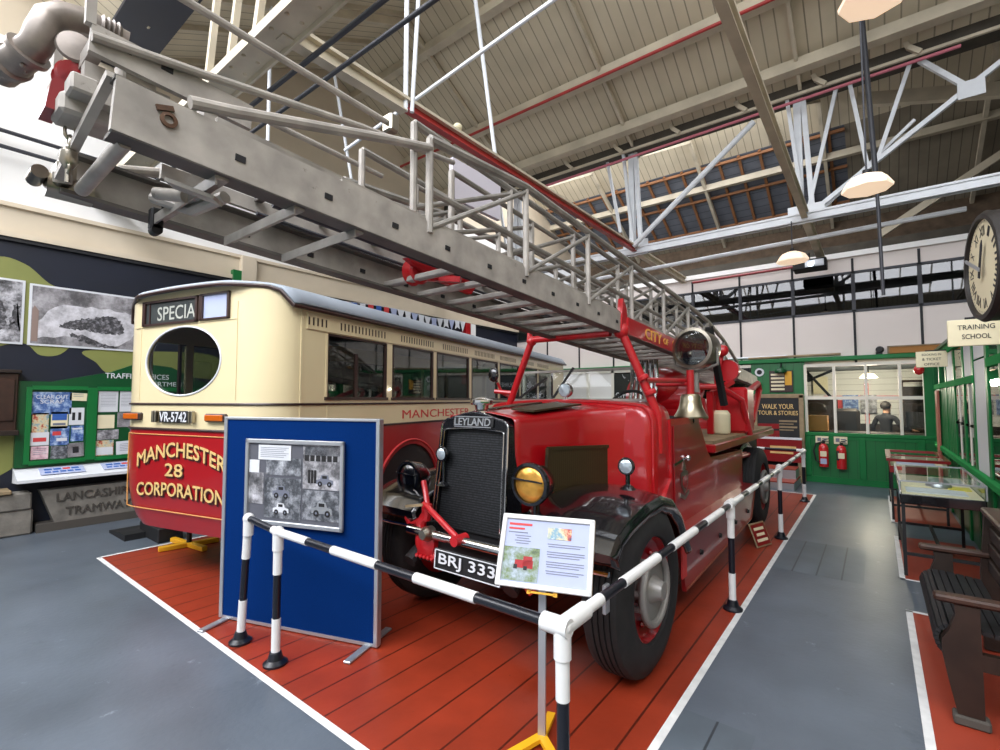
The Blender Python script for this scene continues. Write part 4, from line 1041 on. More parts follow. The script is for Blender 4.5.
# black waist line and red top edge line, all round
e = MB()
for z, r in ((1.565, .011), (1.34, .012)):
    pts = [Vector((-HW-.003, LEN, z))]+[Vector((x*1.004, y-.004, z)) for x, y in plan()]+[Vector((HW+.003, LEN, z))]
    e.tube(pts, r, 6)
bpart(e, 'waist_line', M_brown, 'dark brown waist mouldings')
e = MB()
for (x, z) in ((-FL, 1.98), (FL, 1.98)): e.box(x-.004, x+.004, -.005, .004, 1.6, 2.42)
e.box(-.75, FL, -.006, .002, 2.272, 2.282); e.box(HW-.002, HW+.006, CR-.01, CR+.015, 1.35, 2.4); e.box(HW-.002, HW+.006, .58, .6, 1.6, 2.2); e.box(HW-.002, HW+.006, .6, .62, 1.35, 1.56)
e.build('panel_bead', M_buscream, up, local=True)
# destination box, small glazed opening, vents
e = MB(); e.m(0).box(-.6, .14, -.006, .0, 2.295, 2.495)
for x0, x1, z0, z1 in ((-.62, .16, 2.49, 2.51), (-.62, .16, 2.28, 2.3), (-.62, -.58, 2.28, 2.51), (.13, .16, 2.28, 2.51)): e.m(1).box(x0, x1, -.022, .005, z0, z1)
e.m(2).text('SPECIA', frame((-.145, -.007, 2.385), (1, 0, 0), (0, 0, 1)), .53, .125, .001, .006); e.m(1).box(-.53, -.515, -.012, 0, 2.3, 2.49)
dbx = bpart(e, 'destination_box', [mat('destination blind', '2a2f2e', .5), M_brown, mat('blind lettering', 'a9aaa0', .6)], 'dark destination blind with pale letters')
e = MB(); e.m(0).box(.2, .54, -.004, .002, 2.3, 2.5)
for x0, x1, z0, z1 in ((.19, .56, 2.5, 2.515), (.19, .56, 2.285, 2.3), (.18, .225, 2.285, 2.515), (.535, .56, 2.285, 2.515)): e.m(1).box(x0, x1, -.02, .005, z0, z1)
bpart(e, 'number_blind', [MATS['pale blue paper'], M_brown], 'small blank glazed number box')
e = MB(); e.m(0).box(HW, HW+.012, CR+.05, LEN-.2, 2.215, 2.355); e.m(1)
for a in (.36, .75, 1.7, 2.6, 3.5, 4.4, 5.3, 6.2):
    for j in range(5 if a < .5 else 14):
        y = a+.05*j; e.box(HW+.008, HW+.014, y, y+.016, 2.25, 2.32)
bpart(e, 'vent_strip', [M_buscream, M_brown], 'cream strip of narrow air vents')
bpart(MB().text('MANCHESTER', frame((HW+.002, 2.55, 1.44), (0, 1, 0), (0, 0, 1)), 1.6, .095, .002, 0.), 'side_lettering', M_inkr, 'red letters along the waist')
# number plate and lamps
e = MB(); e.m(0).box(-.30, .1, -.03, -.003, 1.4, 1.505, .006); e.m(1).text('VR·5742'.replace('·', '-'), frame((-.1, -.032, 1.452), (1, 0, 0), (0, 0, 1)), .37, .085, .003, .012)
e.m(2)
for x in (-.37, -.335, .13, .165): e.obox((x, -.03, 1.453), (.024, .04, .105), None, .006)
bpart(e, 'number_plate', [M_blackm, M_paper, M_nickel], 'black plate with white letters')
for x in (-.71, .44):
    e = MB(); e.m(0).box(x-.125, x+.125, -.035, .03, 1.415, 1.485, .012); e.m(1).box(x-.11, x+.11, -.045, -.03, 1.423, 1.477, .01); o = bpart(e, 'tail_lamp', [M_brown, M_orange], 'orange lamp in a dark rim')
e = MB(); e.lathe([(.05, 0), (.05, .03), (.03, .05), (0, .055)], (.72, .0, .75), (0, -1, 0), 18); bpart(e, 'fuel_cap', M_nickel)
# roof
def roof(u, v):
    y = -.06+u*(LEN+.1); a = v*2-1; hw = HW+.05
    k2 = .0 if u > .04 else (1-u/.04)
    x = a*hw; z = roofz(a)-.01*k2
    return Vector((x, y+(CR*.75*max(0, abs(a)-.55)/.45*k2), z))
R = MB().grid(roof, 30, 24)
rf = bpart(R, 'roof', M_busroof, 'pale grey roof', solid=.03)
e = MB(); e.tube([roof(1, 0)]+[roof(0, j/24)-Vector((0, .01, .02)) for j in range(25)]+[roof(1, 1)], .018, 8); e.build('gutter', M_brown, rf, local=True)
# inside and running gear
e = MB(); e.m(0).box(-HW+.03, HW-.03, .1, LEN-.1, .72, .76); e.m(1)
for y in (.7, 1.6, 2.5, 3.4, 4.3, 5.2, 6.1):
    for s in (-1, 1): e.m(1).box(s*.25, s*.95, y, y+.12, 1.1, 1.62, .03); e.m(1).box(s*.25, s*.95, y, y+.45, 1.05, 1.18, .03)
bpart(e, 'interior', [M_wooddk, M_busred])
e = MB()
for s in (-1, 1): e.box(s*.45-.05, s*.45+.05, .5, LEN, .5, .6)
for s in (-1, 1): e.m(0).lathe([(AR, 0), (AR, .25)], (s*(HW-.02), AC, .5), (-s, 0, 0), 32)
bpart(e, 'underframe', M_blackm)
for y in (AC, 6.4):
    for s in (-1, 1):
        T = MB(); T.lathe([(.25, 0), (.36, -.02), (.44, .0), (.46, .05), (.46, .18), (.43, .24), (.25, .24)], (s*(HW-.05), y, .47), (-s, 0, 0), 36)
        o = bpart(T, 'wheel', M_rubber); T = MB(); T.lathe([(.25, .01), (.2, .06), (.1, .05), (.09, -.03), (0, -.04)], (s*(HW-.05), y, .47), (-s, 0, 0), 28); T.build('hub', M_blackm, o, local=True)
bpart(MB().box(HW-.3, HW-.02, AC-.8, AC-.76, .25, .6), 'mud_flap', M_blackm)

# props under the bus
o = thing('axle_stand', 'small yellow axle stand under the rear of the bus', 'stand', (-5.95, 2.1, 0))
e = MB(); e.bar((-6.3, 2.08, .03), (-5.64, 2.16, .03), .06, .05, bev=.006); e.bar((-6.0, 1.85, .03), (-5.9, 2.4, .03), .06, .05, bev=.006); e.build('foot', M_yellow, o)
MB().cyl((-5.95, 2.12, .03), (-5.95, 2.12, .44), .025).build('post', M_blackm, o)
e = MB(); e.prism([(-7.35, 1.75, 0), (-6.75, 1.75, 0), (-6.75, 1.75, .07), (-6.95, 1.75, .07), (-7.0, 1.75, .06), (-7.35, 1.75, .03)], (0, .3, 0)); e.box(-6.98, -6.35, 1.95, 2.2, .0, .16, .01)
tag(e.build('wheel_chock', M_blackm), 'black ramp and block on the grey floor beneath the bus tail', 'chock')
# ================================================================== BARRIER
W2 = mat('barrier white', 'dcdcda', .35); B2 = mat('barrier black', '14161e', .3)
bar = thing('barrier_rail', 'black and white striped pipe barrier round the vehicles', 'barrier', (-.9, 1.53, 0))
def striped(mb, p0, p1, r, segs):
    p0 = Vector(p0); p1 = Vector(p1); tot = sum(l for l, _ in segs); t = 0
    for l, c in segs:
        a = p0+(p1-p0)*(t/tot); t += l; b = p0+(p1-p0)*(t/tot)
        mb.m(c).cyl(a, b, r+(.003 if c == 0 else 0), n=18)
def post(x, y, h, lean=0., segs=((.26, 0), (.27, 1), (.25, 0)), end=False):
    p = MB(); striped(p, (x+lean, y, h), (x, y, .03), .023, segs); p.m(0).cyl((x+lean, y, h-.11), (x+lean, y, h+.01), .032, n=18); p.m(0).sphere((x+lean, y, h), .036, 14)
    o = p.build('post', [W2, B2], bar)
    e = MB(); e.lathe([(.07, 0), (.07, .012), (.045, .03), (.034, .07), (.026, .075)], (x, y, 0.004), (0, 0, 1), 24); e.build('floor_flange', B2, o)
H = .79
post(-3.36, 1.52, .82, .07); post(-2.92, 1.53, .79); post(-.91, 1.53, .79); post(-.91, 4.06, .8); post(-.91, 6.45, .82); post(-.93, 9.0, .8)
r = MB(); striped(r, (-3.28, 1.52, .82), (-2.92, 1.53, .79), .021, ((.3, 1), (.06, 0)))
striped(r, (-2.92, 1.53, .79), (-.91, 1.53, .79), .021, ((.333, 0), (.25, 1), (.38, 0), (.275, 1), (.365, 0), (.345, 1), (.06, 0)))
r.m(0).cyl((-.99, 1.53, .79), (-.88, 1.53, .79), .034)
segs = [(.3, 0)]
for j in range(11): segs += [(.22, 1), (.43, 0)]
striped(r, (-.91, 1.53, .79), (-.91, 9.0, .8), .021, segs)
for y in (4.06, 6.45): r.m(0).cyl((-.91, y-.07, .8), (-.91, y+.07, .8), .033)
r.m(0).cyl((-.91, 1.53, .79), (-.91, 1.7, .79), .034)
striped(r, (-.93, 9.0, .8), (-2.1, 9.0, .8), .021, ((.1, 0), (.5, 1), (.5, 0), (.2, 1)))
r.build('hand_rail', [W2, B2], bar)

# ================================================================== BLUE DISPLAY BOARD with its framed picture panel
a = math.radians(18.8); be2 = Vector((math.cos(a), math.sin(a), 0)); bd2 = Vector((-math.sin(a), math.cos(a), 0))
bl = thing('display_board', 'tall blue felt display board standing in front of the bus', 'display board', be2*-2.46+bd2*2.745, a)
def lp(mb, name, mats, par): return mb.build(name, mats, par, local=True)
lp(MB().box(-.65, .65, 0, .03, .02, 1.46), 'panel', M_blue, bl)
e = MB()
for s in (-1, 1): e.box(s*.66-.015, s*.66+.015, -.01, .04, .01, 1.475, .004)
e.box(-.66, .66, -.01, .04, 1.455, 1.475, .004); e.box(-.66, .66, -.005, .035, .01, .03)
lp(e, 'trim_frame', M_silver, bl)
for s in (-1, 1): lp(MB().box(s*.6-.025, s*.6+.025, -.22, .25, .004, .02, .004), 'foot', M_silver, bl)
C = be2*-2.475+bd2*2.735
pf = thing('picture_frame', 'silver framed panel of grey vehicle photographs on the blue board', 'picture', C+Vector((0, 0, .72)), a)
e = MB()
for x0, x1, z0, z1 in ((-.425, .425, .57, .6), (-.425, .425, 0, .03), (-.425, -.397, 0, .6), (.397, .425, 0, .6)): e.box(x0, x1, -.022, .0, z0, z1, .004)
lp(e, 'frame', M_silver, pf)
lp(MB().box(-.4, .4, -.006, -.001, .02, .58), 'backing', mat('slate grey card', '55565e', .7), pf)
for x0, x1, z0, z1, mm in ((-.24, .07, .35, .47, P_bw3), (-.25, .07, .05, .33, P_bw3), (.085, .39, .27, .57, P_bw1), (.085, .39, .06, .26, P_bw3), (-.395, -.26, .14, .36, P_bw1), (.1, .39, .5, .565, P_bw3)):
    o = lp(MB().box(x0, x1, -.009, -.006, z0, z1), 'photograph', mm, pf)
e = MB(); e.m(0).box(-.31, -.02, -.011, -.008, .455, .56); e.m(0).box(-.39, -.3, -.011, -.008, .36, .45); e.m(1)
for j in range(6): e.box(-.29, -.04-.02*(j % 3), -.0125, -.011, .54-.013*j, .543-.013*j)
lp(e, 'caption_sheet', [M_paper, M_inkg], pf)
def pd(m_): lp(m_, 'picture_detail', MATS['tyre rubber'], pf)
for j in range(6): pd(MB().box(.1+.047*j, .135+.047*j, -.0105, -.009, .46, .5))
for j, (x, z) in enumerate(((.14, .31), (.165, .31), (.19, .31))): pd(MB().box(x-.01, x+.01, -.012, -.009, z, z+.09, .003))
def car(x, z, s, mm):
    y_ = -.0092
    o_ = MB().prism([(x+a*s, y_, z+b*s) for a, b in ((-1, .1), (-1, .5), (-.55, .6), (-.4, 1.0), (.35, 1.0), (.5, .6), (.95, .5), (1, .1))], (0, -.0012, 0)).build('picture_detail', mm, pf, local=True)
    for a in (-.55, .55):
        lp(MB().cyl((x+a*s, y_-.001, z+.12*s), (x+a*s, y_-.0028, z+.12*s), .26*s, n=16), 'picture_detail', MATS['tyre rubber'], pf); lp(MB().cyl((x+a*s, y_-.002, z+.12*s), (x+a*s, y_-.0034, z+.12*s), .1*s, n=12), 'picture_detail', M_inkg, pf)
    lp(MB().box(x-.3*s, x+.25*s, y_-.002, y_-.001, z+.65*s, z+.92*s), 'picture_detail', MATS['tyre rubber'], pf)
car(-.1, .2, .075, M_inkg); car(-.1, .085, .07, M_paper); car(.25, .1, .085, M_silver); car(.27, .3, .07, M_inkg)


# ================================================================== INFORMATION STAND
ia = math.radians(19)
st = thing('information_stand', 'white framed information sign tilted on a grey post before the radiator', 'sign', (-1.28, 1.96, 0), ia)
e = MB(); e.bar((0, 0, .02), (0, .03, .76), .035, .018); lp(e, 'pole', M_silver, st)
e = MB()
for x in (-.13, .13): e.bar((0, .0, .03), (x, -.16, .012), .04, .02)
e.bar((0, 0, .03), (0, .2, .012), .04, .02); lp(e, 'foot', M_yellow, st)
Mi = frame((.015, .02, .87), (1, 0, 0), (0, .42, .9)) @ Matrix.Scale(.9, 4)
ti = lambda x, y, z=0.: Mi @ Vector((x, y, z))
R3 = Mi.to_3x3()
e = MB(); e.m(1).obox(ti(0, 0, -.012), (.51, .37, .012), R3); e.m(0)
for x, y, sx_, sy_ in ((0, .175, .51, .026), (0, -.175, .51, .026), (-.243, 0, .026, .37), (.243, 0, .026, .37)): e.obox(ti(x, y, .002), (sx_, sy_, .02), R3, .004)
lp(e, 'frame', [W2, M_yellow], st)
e = MB(); e.obox(ti(-.07, -.195, -.015), (.02, .03, .02), R3); e.obox(ti(.07, -.195, -.015), (.02, .03, .02), R3); e.obox(ti(0, -.2, -.015), (.14, .01, .02), R3); lp(e, 'bracket', M_yellow, st)
pr = lp(MB().obox(ti(0, 0, -.003), (.47, .33, .004), R3), 'print_sheet', M_paperb, st)
lp(MB().obox(ti(-.128, -.07, .0), (.2, .17, .003), R3), 'picture', P_scene, pr); lp(MB().obox(ti(.07, .1, .0), (.13, .06, .003), R3), 'picture', P_mixed, pr)
e = MB(); e.m(0).obox(ti(-.11, -.07, .002), (.1, .04, .002), R3); e.m(0).obox(ti(-.09, -.055, .002), (.05, .05, .002), R3); e.m(1).obox(ti(-.155, -.085, .003), (.02, .022, .002), R3); e.m(1).obox(ti(-.1, -.09, .003), (.02, .02, .002), R3)
lp(e, 'engine_picture', [M_red, M_blackm], pr)
e = MB(); e.m(1).obox(ti(-.15, .135, .0), (.13, .012, .002), R3); e.m(1).obox(ti(-.17, .112, 0), (.09, .01, .002), R3); e.m(0).obox(ti(-.16, .092, 0), (.11, .005, .002), R3)
for j in range(4): e.obox(ti(-.13, .075-.013*j, 0), (.09-.02*(j % 2), .004, .002), R3)
for p, k_ in ((.045, 2), (.005, 3), (-.045, 3), (-.09, 2)):
    for j in range(k_): e.obox(ti(.11-.01*(j == k_-1), p-.012*j, 0), (.2-.03*(j == k_-1), .004, .002), R3)
lp(e, 'text_lines', [M_inkg, M_inkr], pr)

# small board leaning by the running board
t = thing('leaning_sign', 'small red and cream sign leaning below the running board', 'sign', (-1.05, 6.0, 0), .25)
Ms = frame((0, 0, .125), (.55, .83, 0), (-.3, .2, .9)) @ Matrix.Scale(.85, 4); Rs = Ms.to_3x3()
lp(MB().obox(Ms @ Vector((0, 0, 0)), (.34, .3, .015), Rs, .003), 'board', M_woodlt, t)
e = MB(); e.m(0).obox(Ms @ Vector((0, 0, .009)), (.3, .26, .003), Rs); e.m(1)
for y, w_ in ((.07, .22), (0, .18), (-.07, .24)): e.obox(Ms @ Vector((0, y, .011)), (w_, .035, .003), Rs)
lp(e, 'face', [M_redd, M_ivory], t)

# ================================================================== LEFT WALL THINGS
def onwall(x, name, y0, y1, z0, z1, th, mats, label, cat, group=None, extra=None):
    m = MB(); m.m(0).box(x, x+th, y0, y1, z0, z1); 
    if extra: extra(m)
    return tag(m.build(name, mats), label, cat, group)
def catm(ctrl):
    out = []; n = len(ctrl)
    for i in range(n):
        p0, p1, p2, p3 = [Vector(ctrl[(i+k) % n]) for k in (-1, 0, 1, 2)]
        for j in range(5):
            t = j/5; q = .5*(2*p1+(p2-p0)*t+(2*p0-5*p1+4*p2-p3)*t*t+(3*p1-p0-3*p2+p3)*t**3); out.append((q.x+.012*math.sin(i*7+j*2.3), q.y+.012*math.cos(i*5+j*3.1)))
    return out
def print_(y0, y1, z0, z1, pm, label, details):
    o = thing('wall_photograph', label, 'photograph', (XL, (y0+y1)/2, z0))
    MB().box(XL+.005, XL+.02, y0, y1, z0, z1).build('border', M_paper, o)
    MB().box(XL+.02, XL+.023, y0+.025, y1-.025, z0+.025, z1-.025).build('picture', pm, o)
    for i_, (mm, shp) in enumerate(details):
        for pts in shp: MB().prism([(XL+.0232, y, z) for y, z in (catm(pts) if i_ < 2 else pts)], (.001+.001*i_, 0, 0)).build('picture_detail', mm, o)
dk = photo('dark crowd tone', [(.3, '1a1a1c'), (.5, '4a494c'), (.62, '8d8b90')], 26, 2.); lt = photo('light snowy tone', [(.3, '8d8b90'), (.45, 'b9b7bb'), (.6, 'd6d4d9')], 7, 6.); tn = mat('brown print tone', '8b776e', .5)
mound = [(1.5+.3*math.cos(t)+.05*math.sin(3*t), 2.66+.16*math.sin(t)*(1+.3*math.cos(2*t))) for t in [2*PI*j/24 for j in range(24)]]
print_(1.07, 2.2, 2.28, 3.05, P_bw2, 'wide grey photograph of a crowd on a hillside, on the dark wall', [
    (lt, [[(1.1, 2.4), (1.3, 2.78), (1.6, 2.83), (2.0, 2.82), (2.15, 2.75), (2.15, 2.5), (1.85, 2.3), (1.5, 2.42)]]),
    (dk, [[(1.36, 2.54), (1.42, 2.6), (1.55, 2.66), (1.7, 2.7), (1.85, 2.74), (1.95, 2.72), (2.02, 2.62), (2.02, 2.52), (1.9, 2.5), (1.75, 2.5), (1.6, 2.52), (1.45, 2.52)], [(1.45, 2.46), (1.62, 2.44), (1.8, 2.36), (1.95, 2.32), (1.8, 2.31), (1.6, 2.36)]]),
    (tn, [[(1.1, 2.33), (1.16, 2.33), (1.16, 2.72), (1.12, 2.78), (1.1, 2.72)]])])
print_(.35, 1.03, 2.28, 3.07, P_bw1, 'grey photograph of men walking, at the left end of the wall', [(dk, [[(.9, 2.5), (.93, 2.7), (.96, 2.78), (1.0, 2.7), (.98, 2.58), (1.0, 2.46), (.97, 2.46), (.95, 2.56), (.92, 2.46)], [(.78, 2.46), (.8, 2.75), (.84, 2.78), (.88, 2.6), (.86, 2.46)]])])
# noticeboard with its pinned papers
nb = thing('notice_board', 'green notice board with a raised heading and two glazed bays', 'notice board', (XL, 2.1, .78))
e = MB(); e.m(0).prism([(XL+.01, y, z) for y, z in ((1.0, .78), (3.3, .78), (3.3, 1.83), (3.0, 1.88), (2.6, 2.08), (2.2, 2.12), (1.9, 1.98), (1.5, 1.88), (1.3, 1.83), (1.0, 1.83))], (.08, 0, 0))
e.m(1)
for y0, y1 in ((1.1, 1.68), (1.73, 2.4), (2.46, 3.2)):
    for q in (y0, y1): e.box(XL+.09, XL+.12, q-.025, q+.025, .82, 1.76)
    for z in (.83, 1.752): e.box(XL+.09, XL+.119, y0+.025, y1-.025, z-.025, z+.025)
e.build('case', [M_greend, M_green], nb)
e = MB(); M = frame((XL+.092, 2.2, 1.93), (0, 1, 0), (0, 0, 1)); e.text('TRAFFIC OFFICES', M, .74, .07, .003, .01); M = frame((XL+.092, 2.5, 1.83), (0, 1, 0), (0, 0, 1)); e.text('DEPARTMENT', M, .6, .06, .003, .01); e.build('heading', M_paper, nb)
def leaf(y0, y1, z0, z1, pm, label, txt=None, tilt=0., name='poster', cat='poster', bars=None):
    x = XL+.092; o = thing(name, label, cat, (x, (y0+y1)/2, z0), 0, 'papers on the notice board')
    c = Vector((x+.002, (y0+y1)/2, (z0+z1)/2)); Rt = Matrix.Rotation(tilt, 3, 'X')
    MB().obox(c, (.003, y1-y0, z1-z0), Rt).build('sheet', pm, o)
    e = MB()
    for t_, ww, hh, dz, mm in (txt or []):
        e.m(mm).text(t_, frame(c+Vector((.002, 0, dz)), (0, 1, 0), (0, 0, 1)), ww, hh, .001, .008)
    for (dy, dz, ww, hh, mm) in (bars or []): e.m(mm).obox(c+Vector((.002, dy, dz)), (.002, ww, hh), Rt)
    if e.V: e.build('printing', [M_paper, M_inkg, M_inkb, M_inkr, M_ink], o)
lines = lambda n, w_: [(0, .05-.022*j, w_, .005, 1) for j in range(n)]
leaf(1.13, 1.5, 1.42, 1.7, P_bluep, 'blue poster reading Clear Out Scrap, top left of the notice board', [('CLEAR OUT', .3, .05, .08, 0), ('SCRAP', .22, .05, .02, 0)])
leaf(1.48, 1.65, 1.59, 1.69, M_ivory, 'small cream card beside the blue scrap poster', None, -.05, 'notice_card', 'card', lines(3, .1))
leaf(1.14, 1.29, 1.2, 1.44, P_mixed, 'leaflet with red and yellow figures below the scrap poster')
leaf(1.31, 1.47, 1.24, 1.45, M_ivory, 'cream leaflet with a photo, middle of the left bay', None, 0, bars=[(0, .04, .14, .08, 2), (0, -.05, .12, .03, 1)])
leaf(1.48, 1.63, 1.28, 1.5, M_paper, 'white sheet with two dark figures, right of the left bay', None, 0, bars=[(-.03, 0, .03, .1, 4), (.03, 0, .03, .1, 4)])
leaf(1.13, 1.3, 1.04, 1.2, M_paper, 'white leaflet with a red bus, left edge of the left bay', None, 0, bars=[(0, -.01, .12, .05, 3)])
leaf(1.31, 1.49, 1.03, 1.27, P_bluep, 'blue leaflet with yellow and red patches, centre of the left bay', None, 0, bars=[(-.03, .03, .08, .05, 3), (.02, -.05, .1, .04, 0)])
leaf(1.505, 1.63, 1.07, 1.27, P_bluep, 'blue leaflet under the two figures sheet', None, 0, bars=[(0, .06, .1, .02, 0)])
leaf(1.14, 1.3, .87, 1.03, P_pink, 'pink leaflet in the bottom left corner of the notice board', None, 0, bars=lines(4, .12))
leaf(1.32, 1.48, .86, 1.02, P_bw3, 'grey photo leaflet at the bottom middle of the left bay', None, -.04)
leaf(1.48, 1.64, .87, 1.05, P_bw2, 'grey portrait leaflet at the bottom right of the left bay', None, .06, bars=[(0, 0, .06, .08, 4)])
leaf(1.77, 1.98, 1.44, 1.72, M_paper, 'tall white typed sheet at the top of the right bay', None, 0, 'notice_sheet', 'paper', [(0, .1-.02*j, .16, .004, 1) for j in range(9)])
leaf(2.0, 2.18, 1.44, 1.72, M_paper, 'white typed sheet partly behind the bus, top of the right bay', None, 0, 'notice_sheet', 'paper', [(0, .1-.02*j, .15, .004, 1) for j in range(9)])
leaf(1.77, 1.95, 1.22, 1.4, M_ivory, 'plain cream sheet in the middle of the right bay', None, 0, 'notice_sheet', 'paper')
leaf(1.98, 2.18, 1.23, 1.43, P_bw2, 'grey tram photograph in the middle of the right bay')
leaf(1.77, 2.0, 1.07, 1.2, P_bw1, 'dark group photograph in the right bay')
leaf(1.76, 1.95, .86, 1.06, P_mixed, 'yellow green leaflet at the bottom of the right bay', None, 0, bars=[(0, -.04, .18, .1, 0)])
leaf(1.98, 2.2, .86, 1.04, M_paper, 'white leaflet at the bottom right beside the bus', None, .04, bars=lines(5, .14))
# shelf with two signs, carved timbers
sh = thing('white_ledge', 'sloping white ledge below the green notice board', 'ledge', (XL+.3, 2.0, .52))
MB().prism([(XL+.02, 1.0, .78), (XL+.38, 1.0, .66), (XL+.38, 1.0, .625), (XL+.02, 1.0, .6)], (0, 2.6, 0)).build('top', M_paper, sh)
for i, (y, lab, t1, t2) in enumerate(((1.42, 'blue and red lettered plate on the left of the white ledge', 'BUSES', 'STOP HERE'), (2.02, 'blue lettered plate on the ledge beside the bus', 'BUSES', 'STOP'))):
    o = thing('lettered_plate', lab, 'sign', (XL+.25, y, .7), 0, 'plates on the white ledge')
    Mp = frame((XL+.215, y, .725), (0, 1, 0), (-.95, 0, .32)); Rp = Mp.to_3x3()
    MB().obox(Mp @ Vector((0, 0, .004)), (.42, .2, .006), Rp, .002).build('plate', M_paperb, o)
    e = MB(); e.m(0)
    for j in range(4): e.obox(Mp @ Vector((-.13+.085*j, .035, .008)), (.07, .045, .002), Rp) if j != 2 else e.m(1).obox(Mp @ Vector((-.13+.085*j, .035, .008)), (.07, .045, .002), Rp).m(0)
    for j in range(5): e.obox(Mp @ Vector((-.14+.07*j, -.04, .008)), (.055, .04, .002), Rp)
    e.build('printing', [M_inkb, M_inkr], o)
o = thing('carved_beam', 'grey carved timber beam lettered Lancashire Tramways by the left wall', 'beam', (XL+.3, 2.2, 0))
MB().prism([(XL+.26, 1.36, .1), (XL+.26, 1.22, .5), (XL+.26, 3.6, .5), (XL+.26, 3.6, .1)], (-.2, 0, 0)).build('timber', M_stone, o)
e = MB(); e.text('LANCASHIRE', frame((XL+.262, 1.76, .4), (0, 1, 0), (0, 0, 1)), .78, .1, .012, .02); e.text('TRAMWAYS', frame((XL+.262, 1.82, .22), (0, 1, 0), (0, 0, 1)), .72, .1, .012, .02); e.build('carved_letters', M_stoned, o)
MB().box(XL+.05, XL+.27, 1.2, 3.6, 0, .1).build('base', M_stoned, o)
o = thing('timber_blocks', 'rough grey timber blocks stacked left of the carved beam', 'timber', (XL+.2, .6, 0))
e = MB(); e.box(XL+.02, XL+.26, -.4, 1.15, .3, .5, .015); e.box(XL+.02, XL+.2, .05, .6, 0, .3, .015); e.box(XL+.02, XL+.24, .75, 1.17, 0, .3, .02); e.build('block', M_stone, o)
MB().box(XL+.02, XL+.3, -.4, .97, .5, .55, .01).build('cap_board', M_woodlt, o)
o = thing('wall_cabinet', 'brown wooden cabinet fixed at the left end of the dark wall', 'cabinet', (XL, .75, 1.18))
MB().box(XL, XL+.14, .5, 1.0, 1.2, 1.92, .01).build('body', M_wood, o)
e = MB(); e.box(XL+.14, XL+.165, .53, .97, 1.35, 1.85, .008); e.build('door', M_wood, o)
MB().box(XL, XL+.19, .47, 1.02, 1.92, 1.96, .008).build('cornice', M_wooddk, o); MB().box(XL, XL+.19, .47, 1.02, 1.18, 1.24, .008).build('sill', M_wooddk, o)
# bunting
bt = thing('bunting', 'string of small flags and white letters along the left wall above the bus', 'bunting', (XL+.12, 7, 3.2))
def bp(y): return Vector((XL+.12, y, 3.58-.0*y+.05*abs(math.sin((y-5.4)*1.3))-.06))
MB().tube([bp(5.4+.1*j) for j in range(38)], .005, 6).build('cord', M_paper, bt)
cols = [M_inkr, M_inkb, M_paper, M_inkr, M_inkb, M_inkr]
for j in range(18):
    y = 5.5+.2*j; p = bp(y); m_ = cols[j % 6] if j < 6 else (M_paper if j % 3 else M_paperb)
    e = MB()
    if j < 6: e.prism([p+Vector((0, -.06, 0)), p+Vector((0, .07, 0)), p+Vector((0, .07, -.17)), p+Vector((0, -.06, -.17))], (.004, 0, 0))
    elif j % 2: e.prism([p+Vector((0, -.1, 0)), p+Vector((0, .1, 0)), p+Vector((0, 0, -.26))], (.004, 0, 0))
    else: e.prism([p+Vector((0, y_, z_)) for y_, z_ in ((-.09, 0), (.09, 0), (.07, -.1), (.1, -.2), (0, -.16), (-.08, -.22), (-.06, -.1))], (.004, 0, 0))
    e.build('flag', m_, bt)

# ================================================================== FAR KIOSK THINGS
def ext(x, z, lab, hose):
    o = thing('fire_extinguisher', lab, 'fire extinguisher', (x, YK-.08, z), 0, 'fire extinguishers on the green panelling')
    b = MB(); b.lathe([(.0, 0), (.075, .0), (.08, .015), (.08, .36), (.065, .41), (.03, .44), (.0, .445)], (x, YK-.1, z), (0, 0, 1), 24); b.build('cylinder', M_ext, o)
    e = MB(); e.m(0).cyl((x, YK-.1, z+.44), (x, YK-.1, z+.49), .025); e.bar((x-.02, YK-.1, z+.5), (x+.09, YK-.13, z+.54), .02, .015); e.bar((x-.02, YK-.1, z+.485), (x+.09, YK-.12, z+.49), .02, .012); e.build('valve', M_blackm, o)
    if hose:
        MB().tube([(x-.02, YK-.1, z+.47), (x-.12, YK-.1, z+.44), (x-.16, YK-.11, z+.3), (x-.13, YK-.12, z+.12), (x-.07, YK-.15, z+.08)], .014, 8).build('hose', M_blackm, o)
        MB().box(x-.05, x+.05, YK-.184, YK-.178, z+.06, z+.16).build('label', M_paperb, o)
    else: MB().box(x-.075, x-.03, YK-.18, YK-.06, z+.16, z+.34, .01).build('horn', M_blackm, o)
    MB().box(x-.05, x+.05, YK-.182, YK-.176, z+.2, z+.3).build('label', M_ivory, o)
    MB().box(x-.03, x+.03, YK-.03, YK-.0, z+.1, z+.4).build('wall_bracket', M_blackm, o)
ext(-.82, .32, 'fire extinguisher with a black hose, left of the pair on green panelling', True)
ext(-.54, .3, 'narrower fire extinguisher, right of the pair on green panelling', False)
for x, lab in ((-.84, 'small white sign above the hosed extinguisher'), (-.545, 'small white sign above the narrower extinguisher')):
    o = thing('safety_sign', lab, 'sign', (x, YK-.03, .74), 0, 'signs above the extinguishers')
    MB().box(x-.11, x+.1, YK-.04, YK-.03, .76, .9).build('plate', M_ivory, o); e = MB(); e.box(x-.08, x-.02, YK-.044, YK-.04, .8, .87); e.box(x+.0, x+.08, YK-.044, YK-.04, .84, .86); e.box(x+.0, x+.07, YK-.044, YK-.04, .8, .82); e.build('pictogram', M_inkg, o)
